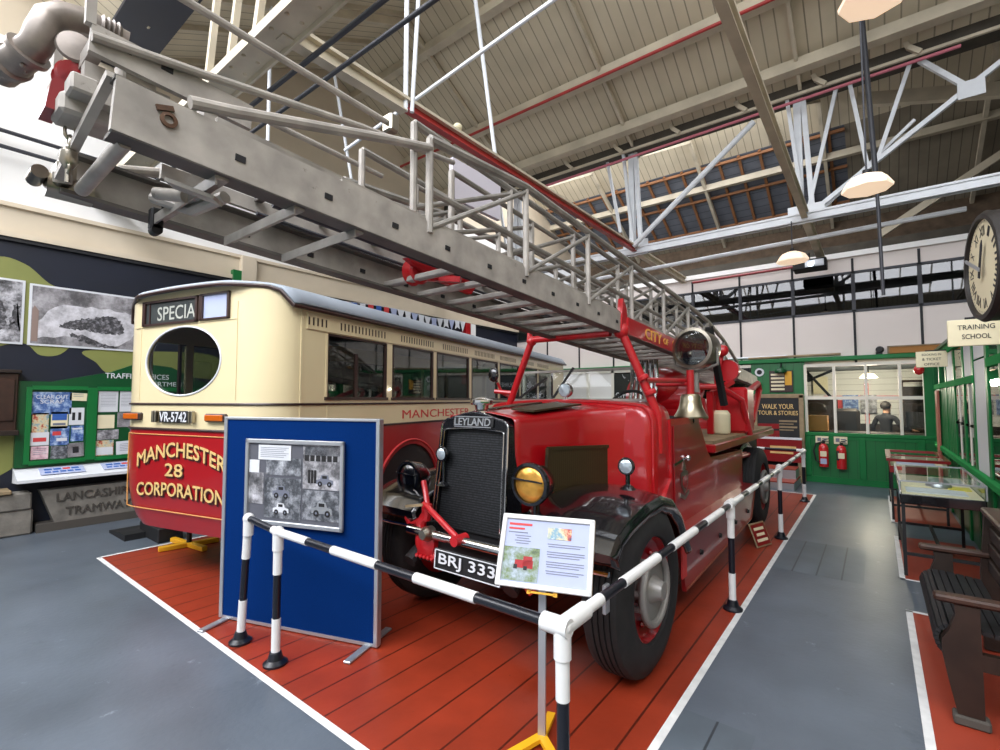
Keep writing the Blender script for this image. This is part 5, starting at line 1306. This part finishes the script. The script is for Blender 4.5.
# tall sign board left of the kiosk windows
o = thing('tour_sign', 'tall dark sign board with gold lettering by the kiosk end', 'sign', (-1.62, YK-.12, 0))
MB().box(-2.0, -1.16, YK-.14, YK-.1, .02, 1.66).build('board', M_blackm, o)
e = MB()
for x0, x1, z0, z1 in ((-2.02, -1.94, .0, 1.7), (-1.2, -1.12, 0, 1.7), (-2.02, -1.12, 1.64, 1.72)): e.box(x0, x1, YK-.16, YK-.08, z0, z1, .006)
e.build('frame', M_woodlt, o)
e = MB(); F = lambda x, z: frame((x, YK-.142, z), (1, 0, 0), (0, 0, 1))
e.m(0).text('WALK YOUR', F(-1.57, 1.47), .56, .1, .003, .01); e.m(0).text('TOUR & STORIES', F(-1.57, 1.34), .7, .085, .003, .01)
e.m(1).box(-1.93, -1.55, YK-.15, YK-.14, .8, .98); e.m(1).box(-1.93, -1.55, YK-.15, YK-.14, 1.02, 1.12); e.m(2)
for z in (1.16, 1.04): e.box(-1.55, -1.24, YK-.146, YK-.14, z, z+.035); e.box(-1.55, -1.3, YK-.146, YK-.14, z-.05, z-.03)
e.build('lettering', [M_gold, M_redd, M_woodlt], o)
o = thing('red_sign', 'low red sign with cream lettering in front of the dark board', 'sign', (-1.5, YK-.3, 0))
MB().box(-2.0, -1.15, YK-.3, YK-.26, .38, .84).build('board', M_redd, o)
e = MB(); e.m(0).box(-2.0, -1.15, YK-.31, YK-.25, .82, .86); e.build('edging', [M_paper], o); MB().box(-1.7, -1.25, YK-.305, YK-.3, .64, .69).build('text_line', M_gold, o); MB().box(-1.7, -1.3, YK-.305, YK-.3, .54, .58).build('text_line', M_gold, o)
for x in (-1.95, -1.2): MB().box(x-.03, x+.03, YK-.29, YK-.25, 0, .4).build('leg', M_woodlt, o)
st_ = thing('step_platform', 'low red topped step at the far end of the barrier', 'step', (-1.7, 10.3, 0))
e = MB(); e.m(0).box(-2.6, -1.18, 9.95, 10.9, .0, .12); e.m(1).box(-2.6, -1.18, 9.95, 10.9, .12, .14); e.build('tread', [M_silver, M_redplain], st_)
e = MB(); e.m(0).box(-2.6, -1.2, 10.4, 10.9, .14, .3); e.m(1).box(-2.6, -1.2, 10.4, 10.9, .3, .32); e.build('upper_tread', [M_silver, M_redplain], st_)
o = thing('leaflet_rack', 'pale wooden rack of leaflets left of the dark sign board', 'rack', (-2.2, YK-.2, 0))
MB().box(-2.34, -2.05, YK-.25, YK-.2, .0, 1.64, .006).build('back', M_woodlt, o)
for j, (z, mm) in enumerate(((1.35, P_mixed), (1.1, P_bw1), (.85, P_bluep), (.6, M_paper))):
    for q in (0, 1): MB().box(-2.32+.135*q, -2.2+.135*q, YK-.275, YK-.255, z, z+.2).build('leaflet', [mm, P_pink, P_mixed][(j+q) % 3] if q else mm, o)
o = thing('wall_notice', 'yellow edged notice on the green kiosk panel', 'notice', (-1.5, YK-.02, 1.74))
MB().box(-1.72, -1.3, YK-.03, YK-.01, 1.76, 2.2, .004).build('board', M_brown, o); e = MB()
for j in range(5): e.m(0).box(-1.69, -1.45, YK-.036, YK-.03, 1.8+.075*j, 1.84+.075*j)
e.m(1).box(-1.44, -1.32, YK-.036, YK-.03, 1.9, 2.18); e.build('print', [M_ivory, M_yellow], o)
o = thing('round_gauge', 'white round dial on the green kiosk panel', 'dial', (-1.9, YK-.03, 2.1))
MB().lathe([(.085, 0), (.085, .03), (.05, .03), (.05, 0)], (-1.9, YK, 2.18), (0, -1, 0), 24, True).build('rim', M_paper, o); MB().cyl((-1.9, YK, 2.18), (-1.9, YK-.02, 2.18), .052).build('face', M_blackm, o)
o = thing('hanging_lantern', 'dark bracket lamp beneath the white dial', 'lamp', (-1.9, YK-.1, 1.55))
e = MB(); e.bar((-1.9, YK, 1.9), (-1.9, YK-.12, 1.9), .02, .02); e.bar((-1.9, YK-.12, 1.95), (-1.9, YK-.12, 1.75), .025, .02); e.build('bracket', M_blackm, o); MB().lathe([(.05, 0), (.09, .1), (.03, .16)], (-1.96, YK-.12, 1.86), (0, 0, 1), 16).build('shade', M_silver, o)
o = thing('green_lamp_shade', 'round dark green shade above the yellow edged notice', 'lamp', (-1.5, YK-.12, 2.2))
MB().sphere((-1.5, YK-.12, 2.17), .11, 18, (1, 1, .8), -.2, PI/2).build('shade', M_greend, o); MB().cyl((-1.5, YK-.12, 2.25), (-1.5, YK, 2.34), .015).build('arm', M_blackm, o)
tag(MB().sphere((.62, YK-.12, 2.13), .075, 18, (1, 1, 1.2)).cyl((.62, YK-.12, 2.2), (.62, YK, 2.3), .02).build('red_lamp', M_ext), 'small red globe lamp at the corner below the ticket sign', 'lamp')
o = thing('crate', 'orange brown wooden crate on the kiosk roof', 'crate', (.3, YK+.3, 2.44)); MB().box(.2, 1.05, YK-.03, YK+.04, 2.445, 2.57, .008).build('front_board', M_cardboard, o); e = MB(); e.box(.2, .23, YK-.05, YK+.05, 2.445, 2.585); e.box(1.02, 1.05, YK-.05, YK+.05, 2.445, 2.585); e.box(.2, 1.05, YK-.05, YK+.05, 2.565, 2.585); e.build('corner_batten', M_woodlt, o)
o = thing('spotlamp', 'small black lamp beside the crate on the kiosk roof', 'lamp', (.08, YK-.02, 2.44)); MB().lathe([(.05, 0), (.065, .06), (.04, .1), (0, .11)], (.08, YK-.06, 2.53), (.2, 1, 0), 18).build('housing', M_blackm, o); MB().box(.03, .13, YK-.03, YK+.08, 2.445, 2.49).build('base', M_blackm, o)
for i, (x0, x1, z, mm) in enumerate(((-2.1, -.5, 2.455, M_woodlt), (-3.2, -1.4, 2.47, M_silver))):
    tag(MB().cyl((x0, YK-.02+.08*i, z+.02), (x1, YK+.0+.08*i, z+.03), .025).build('stored_pole', mm), ['pale timber pole lying along the kiosk roof edge', 'grey metal pole lying behind the timber pole on the kiosk roof'][i], 'pole')
o = thing('projector', 'black box projector hung under the far roof beam', 'projector', (-1.0, 10.6, 4.0)); MB().box(-1.15, -.62, 10.4, 10.75, 4.02, 4.2, .015).build('body', M_blackm, o); e = MB(); e.m(0).cyl((-.85, 10.36, 4.1), (-.85, 10.42, 4.1), .06); e.m(1).box(-.95, -.66, 10.39, 10.4, 4.05, 4.17); e.build('front_panel', [M_lens, M_silver], o); MB().cyl((-.9, 10.6, 4.2), (-.9, 10.6, 4.36), .02).build('hanger', M_blackm, o)
# shopfront signs seen under the ladder
for i, (x0, x1, t_, lab) in enumerate(((-5.15, -4.6, 'OFFICE', 'dark window sign reading Office, seen beneath the ladder'), (-4.5, -3.85, 'ENQUIRIES', 'dark window sign right of the office sign'))):
    o = thing('window_sign', lab, 'sign', ((x0+x1)/2, YK, .9)); MB().box(x0, x1, YK-.04, YK-.03, .95 if i == 0 else 1.7, 2.25).build('pane', MATS['dark office glazing'] if False else mat('dark sign glass %d' % i, '2c302f', .2), o)
    MB().text(t_, frame(((x0+x1)/2, YK-.042, 1.72 if i == 0 else 2.0), (1, 0, 0), (0, 0, 1)), (x1-x0)*.85, .13, .003, .01).build('letters', M_paper, o)
# inside the kiosk office
o = thing('cardboard_box', 'brown cardboard box on the office counter behind the left pane', 'box', (-.95, 11.9, .97)); MB().box(-1.22, -.78, 11.75, 12.1, .97, 1.28, .006).build('carton', M_cardboard, o); e = MB(); e.sphere((-1.0, 11.95, 1.42), .17, 14, (1.2, .8, .8)); e.build('plastic_bag', G_clear, o)
o = thing('counter', 'dark counter below the office windows', 'counter', (-.2, 12.0, 0)); MB().box(-1.3, .8, 11.6, 12.25, .9, .97).build('top', M_wooddk, o); MB().box(-1.28, .78, 11.65, 12.2, 0, .9).build('front', M_wooddk, o)
o = thing('sofa', 'dark brown padded seat behind the second office pane', 'seat', (-.5, 12.9, 0)); e = MB(); e.box(-.72, -.27, 12.7, 12.95, .5, 1.42, .06); e.build('backrest', M_leather, o); MB().box(-.72, -.27, 12.9, 13.5, .2, .62, .06).build('cushion', M_leather, o); MB().box(-.74, -.25, 12.7, 13.5, 0, .2, .02).build('base', M_wooddk, o)
for i, (x, z, pm, lab) in enumerate(((-.62, 1.3, P_bluep, 'blue and white wall poster seen through the second office pane'), (-.28, 1.3, P_bw1, 'grey wall poster seen beside the blue office poster'), (-1.2, 1.75, M_ivory, 'cream wall sheet high behind the first office pane'))):
    tag(MB().box(x, x+.3, 14.12, 14.15, z, z+.42).build('office_poster', pm), lab, 'poster')
o = thing('ceiling_lamp', 'glowing shaded lamp inside the kiosk office', 'lamp', (-.1, 12.6, 2.0)); MB().lathe([(.16, 0), (.1, .08), (.03, .1)], (-.1, 12.6, 2.06), (0, 0, 1), 20).build('shade', M_bulb, o); MB().cyl((-.1, 12.6, 2.15), (-.1, 12.6, 2.36), .01).build('cord', M_blackm, o)
o = thing('shelf_unit', 'dark shelving at the right end of the office', 'shelves', (.6, 13.4, 0)); e = MB(); 
for x in (.45, 1.1): e.box(x-.02, x+.02, 13.2, 13.6, 0, 2.0)
for z in (.5, 1.0, 1.5, 2.0): e.box(.45, 1.1, 13.2, 13.6, z-.02, z+.02)
e.build('frame', M_wooddk, o); MB().box(.5, 1.05, 13.3, 13.5, 1.02, 1.35).build('files', M_blackm, o)
o = thing('wall_bracket_arm', 'black angled arm behind the first upper office pane', 'bracket', (-1.0, 12, 1.7)); e = MB(); e.bar((-1.12, 11.8, 2.2), (-.68, 11.8, 1.62), .06, .05); e.bar((-1.1, 11.8, 2.0), (-.62, 11.8, 2.22), .05, .05); e.sphere((-1.08, 11.8, 2.05), .08, 10); e.build('arm', M_blackm, o)
# person in the office
pe = thing('person', 'person in a dark jacket standing behind the third office pane', 'person', (.16, 13.1, 0), 2.5)
pe.scale = (.9, .9, .9); W[pe.name] = W[pe.name] @ Matrix.Scale(.9, 4)
bm = bmesh.new(); me = bpy.data.meshes.new('body'); sk = []
J = {'pel': (0, 0, .93, .13), 'waist': (0, 0, 1.08, .125), 'chest': (0, .0, 1.3, .15), 'neck': (0, -.01, 1.46, .055), 'head': (-.01, -.03, 1.58, .085), 'crown': (-.01, -.03, 1.68, .075)}
for s, q in ((-1, 'l'), (1, 'r')):
    J.update({q+'hip': (s*.1, 0, .88, .09), q+'knee': (s*.11, -.02, .5, .065), q+'ank': (s*.12, .02, .1, .045), q+'toe': (s*.13, -.14, .04, .04), q+'sh': (s*.19, 0, 1.38, .065)})
J.update({'lel': (-.3, -.06, 1.16, .05), 'lwr': (-.38, -.26, 1.08, .032), 'lpalm': (-.4, -.33, 1.07, .03), 'rel': (.3, .02, 1.12, .05), 'rwr': (.31, -.08, .92, .032), 'rpalm': (.31, -.11, .86, .03)})
for q, s, dr in (('l', -1, Vector((-.3, -.9, -.1))), ('r', 1, Vector((0, -.3, -.9)))):
    b = Vector(J[q+'palm'][:3]); sd = Vector((1, -.3, 0)) if q == 'l' else Vector((0, 1, 0))
    for f_i in range(4): p = b+sd*(.018*(f_i-1.5))+dr*(.05-.006*abs(f_i-1.3)); J['%sf%d' % (q, f_i)] = (*p, .009); p2 = p+dr*.03+Vector((0, 0, -.012)); J['%sg%d' % (q, f_i)] = (*p2, .008)
    p = b+sd*.04*(1 if q == 'l' else -1)+dr*.01; J[q+'th'] = (*p, .01)
Ed = [('pel', 'waist'), ('waist', 'chest'), ('chest', 'neck'), ('neck', 'head'), ('head', 'crown')]
for q in 'lr':
    Ed += [('pel', q+'hip'), (q+'hip', q+'knee'), (q+'knee', q+'ank'), (q+'ank', q+'toe'), ('chest', q+'sh'), (q+'sh', q+'el'), (q+'el', q+'wr'), (q+'wr', q+'palm'), (q+'palm', q+'th')]
    for f_i in range(4): Ed += [(q+'palm', '%sf%d' % (q, f_i)), ('%sf%d' % (q, f_i), '%sg%d' % (q, f_i))]
ks = list(J); me.from_pydata([J[k_][:3] for k_ in ks], [(ks.index(a_), ks.index(b_)) for a_, b_ in Ed], [])
tmp = bpy.data.objects.new('body', me); COL.objects.link(tmp)
md = tmp.modifiers.new('skin', 'SKIN')
for i, k_ in enumerate(ks): me.skin_vertices[0].data[i].radius = (J[k_][3], J[k_][3]*(.72 if k_ in ('chest', 'waist', 'pel') else 1)); me.skin_vertices[0].data[i].use_root = (k_ == 'pel')
tmp.modifiers.new('smooth', 'SUBSURF').levels = 2
dg = bpy.context.evaluated_depsgraph_get(); m2 = bpy.data.meshes.new_from_object(tmp.evaluated_get(dg)); bpy.data.objects.remove(tmp)
for mm in (M_skin, M_cloth, M_denim, M_blackm): m2.materials.append(mm)
for p in m2.polygons:
    c_ = p.center; hand = (Vector(J['lpalm'][:3])-c_).length < .1 or (Vector(J['rpalm'][:3])-c_).length < .1
    p.material_index = 0 if (c_.z > 1.48 or hand) else (3 if c_.z < .1 else (2 if c_.z < .92 else 1)); p.use_smooth = True
bo = bpy.data.objects.new('body', m2); COL.objects.link(bo); bo.parent = pe; W['body'] = W[pe.name]
MB().sphere((-.01, .005, 1.645), .108, 18, (.95, 1.0, 1), -.7, PI/2).build('hair', M_hair, pe, local=True)
e = MB(); e.m(0).sphere((-.01, -.125, 1.62), .018, 8, (.7, 1, 1.2)); e.m(1)
for s in (-1, 1): e.sphere((-.01+s*.032, -.108, 1.645), .011, 8)
e.m(2).box(-.035, .015, -.118, -.11, 1.575, 1.582); e.m(0)
for s in (-1, 1): e.sphere((-.01+s*.09, -.02, 1.63), .025, 8, (.4, .8, 1.2))
e.build('face_feature', [M_skin, M_ink, M_inkr], pe, local=True)

# ================================================================== RIGHT SIDE
ck = thing('station_clock', 'large round double sided clock with a dark rim on the right', 'clock', (.72, 3.7, 2.05))
cn = Vector((-1, -.12, 0)).normalized(); CC = Vector((.5, 3.72, 2.335))
MB().lathe([(.3, -.16), (.3, -.02), (.305, 0), (.29, .02), (.265, .022), (.262, .0)], CC, cn, 48).build('case', M_leather, ck)
MB().lathe([(.262, .0), (.262, .003), (0, .003)], CC, cn, 48).build('dial', M_ivory, ck)
rt = cn.cross(Vector((0, 0, 1))); rt = -rt
Mc = frame(CC+cn*.004, Vector((0, 0, 1)).cross(cn), (0, 0, 1))
e = MB()
for i, nm in enumerate(('XII', 'I', 'II', 'III', 'IIII', 'V', 'VI', 'VII', 'VIII', 'IX', 'X', 'XI')):
    an = PI/2-2*PI*i/12; e.text(nm, Mc @ Matrix.Translation((.2*math.cos(an), .2*math.sin(an), 0)) @ Matrix.Rotation(an-PI/2, 4, 'Z'), .022*len(nm)+.01, .055, .001, .0)
for i in range(60):
    an = 2*PI*i/60; e.add([Mc @ Vector((r_*math.cos(an+d_), r_*math.sin(an+d_), .0005)) for r_, d_ in ((.245, -.008), (.255, -.008), (.255, .008), (.245, .008))], [(0, 1, 2, 3)])
e.build('numerals', M_ink, ck)
def hand(an, l, w_, z, mm, nm):
    d_ = Vector((math.cos(an), math.sin(an), 0)); n_2 = Vector((-d_.y, d_.x, 0))
    MB().prism([Mc @ (p_+Vector((0, 0, z))) for p_ in (d_*-.06+n_2*w_, d_*l*.8+n_2*w_, d_*l, d_*l*.8-n_2*w_, d_*-.06-n_2*w_)], Mc.to_3x3() @ Vector((0, 0, .004))).build(nm, mm, ck)
hand(PI/2-.35, .15, .014, .015, M_ink, 'hour_hand'); hand(PI/2+1.15, .22, .01, .03, M_silver, 'minute_hand')
e = MB(); e.bar((.68, 3.74, 2.3), (1.2, 3.8, 2.3), .1, .1); e.bar((.6, 3.74, 2.6), (1.2, 3.8, 2.75), .05, .05); e.build('bracket', M_wooddk, ck)
def hsign(x0, x1, y, z0, z1, lab, lines_):
    o = thing('hanging_sign', lab, 'sign', ((x0+x1)/2, y, z0), 0, None)
    MB().box(x0, x1, y-.012, y+.012, z0, z1, .004).build('board', M_ivory, o)
    for t_, zz, ww, hh in lines_: MB().text(t_, frame(((x0+x1)/2, y-.0125, zz), (1, 0, 0), (0, 0, 1)), ww, hh, .002, .004).build('lettering', M_ink, o)
    MB().bar((x0+.1, y, z1+.008), (x1+.25, y, z1+.008), .02, .016).build('hanger', M_blackm, o)
hsign(.45, .765, 5.0, 2.005, 2.205, 'cream hanging sign reading Training School', (('TRAINING', 2.145, .2, .036), ('SCHOOL', 2.075, .155, .036)))
hsign(.47, .8, 9.0, 2.06, 2.28, 'cream hanging sign for the ticket office, farther along', (('BOOKING IN', 2.235, .2, .03), ('& TICKET', 2.17, .2, .035), ('OFFICE', 2.1, .16, .035)))
tag(MB().box(.77, .80, 10.3, 10.6, .75, 1.75, .004).build('wall_panel', mat('salmon board', 'b06a58', .6)), 'narrow salmon coloured panel on the green kiosk corner', 'panel')
# display cases
def case(x0, x1, y0, y1, z0, z1, rim, lab, legs=True):
    o = thing('display_case', lab, 'display case', ((x0+x1)/2, (y0+y1)/2, 0), 0, 'glass topped display cases')
    e = MB(); e.m(0).box(x0, x1, y0, y1, z0-.09, z0, .006); e.m(1).box(x0+.015, x1-.015, y0+.015, y1-.015, z0, z0+.006); e.build('tray', [rim, M_ivory], o)
    for x, y in ((x0+.02, y0+.02), (x1-.02, y0+.02), (x0+.02, y1-.02), (x1-.02, y1-.02)): MB().box(x-.013, x+.013, y-.013, y+.013, 0.003, z0-.09).build('leg', M_blackm, o)
    e = MB()
    for y in (y0+.02, y1-.02): e.bar((x0+.02, y, .2), (x1-.02, y, .2), .025, .025)
    e.bar(((x0+x1)/2, y0+.02, .2), ((x0+x1)/2, y1-.02, .2), .025, .025); e.bar((x0+.02, y0+.02, .2), (x0+.02, y1-.02, .2), .025, .025); e.build('stretcher', M_blackm, o)
    g = MB(); g.box(x0+.01, x1-.01, y0+.01, y1-.01, z0+.002, z1); g.build('glass_cover', G_case, o)
    e = MB()
    for a_, b_ in (((x0, y0), (x1, y0)), ((x1, y0), (x1, y1)), ((x1, y1), (x0, y1)), ((x0, y1), (x0, y0))): e.bar((*a_, z1), (*b_, z1), .014 if rim is M_black else .06, .014 if rim is M_black else .035)
    for x, y in ((x0, y0), (x1, y0), (x0, y1), (x1, y1)): e.bar((x, y, z0), (x, y, z1), .012, .012)
    if rim is not M_black: e.bar((x0, (y0+y1)/2, z1), (x1, (y0+y1)/2, z1), .03, .02)
    e.build('glass_edge', M_silver if rim is M_black else rim, o)
case(.15, .72, 5.8, 7.25, .74, .86, M_black, 'black legged glass display case, nearer of the two by the kiosk')
case(.12, .7, 8.36, 9.85, .72, .8, M_redd, 'red rimmed glass display case, farther of the two by the kiosk')
zc = .747
tag(MB().sphere((.46, 6.4, zc), .1, 20, (1, 1, .9), 0, PI/2).lathe([(.085, 0), (.1, .0), (.1, .008), (.085, .012)], (.46, 6.4, zc), (0, 0, 1), 20).build('metal_dome', M_silver), 'shiny metal dome inside the nearer display case', 'dome')
for i, (x0, x1, y0, y1, mm, lab) in enumerate(((.2, .62, 5.9, 6.2, M_paper, 'white sheet at the front of the nearer display case'), (.2, .4, 6.3, 6.9, M_ivory, 'cream paper at the left of the nearer display case'), (.52, .68, 6.25, 6.45, mat('yellow leaflet', 'd8c84a', .6), 'yellow leaflet right of the metal dome'), (.42, .68, 6.65, 7.1, M_paper, 'white paper at the back of the nearer display case'), (.2, .6, 8.5, 8.9, M_paperb, 'pale sheet at the front of the farther display case'), (.2, .6, 9.1, 9.6, M_ivory, 'cream sheet at the back of the farther display case'))):
    zz = zc if y0 < 8 else .727
    tag(MB().box(x0, x1, y0, y1, zz, zz+.008).build('exhibit_paper', mm), lab, 'paper', 'papers in the display cases')
# bench
bn = thing('waiting_bench', 'dark wooden bench with a slatted rolled seat on the right', 'bench', (.4, 3.9, 0))
for y in (3.36, 4.42):
    P = [(.27, .01), (.40, .01), (.42, .2), (.46, .4), (.52, .5), (.52, .6), (.24, .6), (.24, .57), (.28, .53), (.27, .45), (.22, .42), (.2, .36), (.24, .2)]
    P = [(.28, .01), (.37, .01), (.37, .58), (.275, .58), (.28, .53), (.255, .45), (.225, .4), (.225, .33), (.245, .2)]
    MB().prism([(x, y-.025, z) for x, z in P], (0, .05, 0)).build('end_panel', M_wooddk, bn)
    MB().prism([(x, y-.022, z) for x, z in ((.5, .01), (.59, .01), (.595, .5), (.61, .86), (.53, .86), (.5, .5))], (0, .044, 0)).build('back_leg', M_wooddk, bn)
    MB().box(.2, .55, y-.04, y+.04, .585, .62, .01).build('arm_rest', M_wood, bn)
    MB().box(.36, .5, y-.02, y+.02, .28, .36).build('side_rail', M_wooddk, bn)
    MB().box(.255, .39, y-.04, y+.04, 0.003, .05, .008).build('foot', M_stoned, bn)
seat = [(.25, .30), (.215, .345), (.205, .39), (.22, .43), (.26, .455), (.33, .455), (.42, .445), (.5, .435)]
for i in range(len(seat)-1):
    a_ = Vector((seat[i][0], 0, seat[i][1])); b_ = Vector((seat[i+1][0], 0, seat[i+1][1])); dv = (b_-a_)
    for q in ((0, .5), (.5, 1)):
        p_ = a_+dv*(q[0]+.04); r_ = a_+dv*(q[1]-.04); nn = Vector((-dv.z, 0, dv.x)).normalized()*.01
        MB().prism([(v_.x, 3.385, v_.z) for v_ in (p_-nn, r_-nn, r_+nn, p_+nn)], (0, 1.01, 0)).build('seat_slat', M_blackm, bn)
for z in (.55, .65, .75): MB().box(.53+.06*(z-.5), .56+.06*(z-.5), 3.38, 4.4, z-.04, z+.04, .006).build('back_slat', M_wooddk, bn)
MB().box(.52, .62, 3.33, 4.47, .86, .9, .01).build('top_rail', M_wood, bn)

# ================================================================== PENDANT LAMPS
def pendant(x, y, z, r, lab, top):
    o = thing('pendant_lamp', lab, 'lamp', (x, y, z), 0, 'faceted white pendant lamps')
    MB().lathe([(r, 0), (r*1.02, .02), (r*.78, r*.5), (r*.35, r*.7), (.03, r*.75)], (x, y, z), (0, 0, 1), 8).build('shade', M_lampg, o, ang=10)
    MB().lathe([(r*.97, .005), (r*.5, .03), (0, .035)], (x, y, z), (0, 0, 1), 8).build('diffuser', M_bulb, o)
    MB().cyl((x, y, z+r*.72), (x, y, z+r*.95), .03).build('cap', M_blackm, o); MB().cyl((x, y, z+r*.7), (x, y, top), .008, n=8).build('cord', M_steeldark, o)
pendant(.0, 5.4, 3.5, .19, 'lit pendant lamp in front of the white lattice on the right', 7.9)
pendant(.06, 3.0, 3.62, .15, 'lit pendant lamp cut by the top edge of the photo', 6.9)
pendant(-.92, 8.35, 3.68, .21, 'lit pendant lamp hanging below the far white beam', 4.3)
# tannoy box near the top of ladder
tag(MB().sphere((-3.42, 3.65, 4.5), .05, 14, (1, 1, .9)).cyl((-3.42, 3.65, 4.45), (-3.42, 3.65, 4.4), .02).build('alarm_bell', M_ivory), 'small cream dome on the red edged roof beam', 'alarm')
tag(MB().box(-3.2, -3.15, 3.3, 4.05, 3.55, 3.95).build('hanging_board', mat('pale lilac board', 'cfcad2', .6)), 'pale board standing behind the ladder rails', 'board')

# ================================================================== LIGHT
wd = bpy.data.worlds.new('daylight'); SC.world = wd; wd.use_nodes = True
bg = wd.node_tree.nodes['Background']; bg.inputs[0].default_value = (.93, .96, 1, 1); bg.inputs[1].default_value = .65
l = bpy.data.lights.new('office lamp', 'POINT'); l.energy = 110; l.shadow_soft_size = .12; l.color = (1, .86, .7)
o = bpy.data.objects.new('office lamp', l); COL.objects.link(o); o.location = (-.1, 12.6, 1.98)
def area(name, loc, rot, sx_, sy_, pw, col=(1, 1, 1)):
    l = bpy.data.lights.new(name, 'AREA'); l.shape = 'RECTANGLE'; l.size = sx_; l.size_y = sy_; l.energy = pw; l.color = col
    o = bpy.data.objects.new(name, l); COL.objects.link(o); o.location = loc; o.rotation_euler = rot
    return o
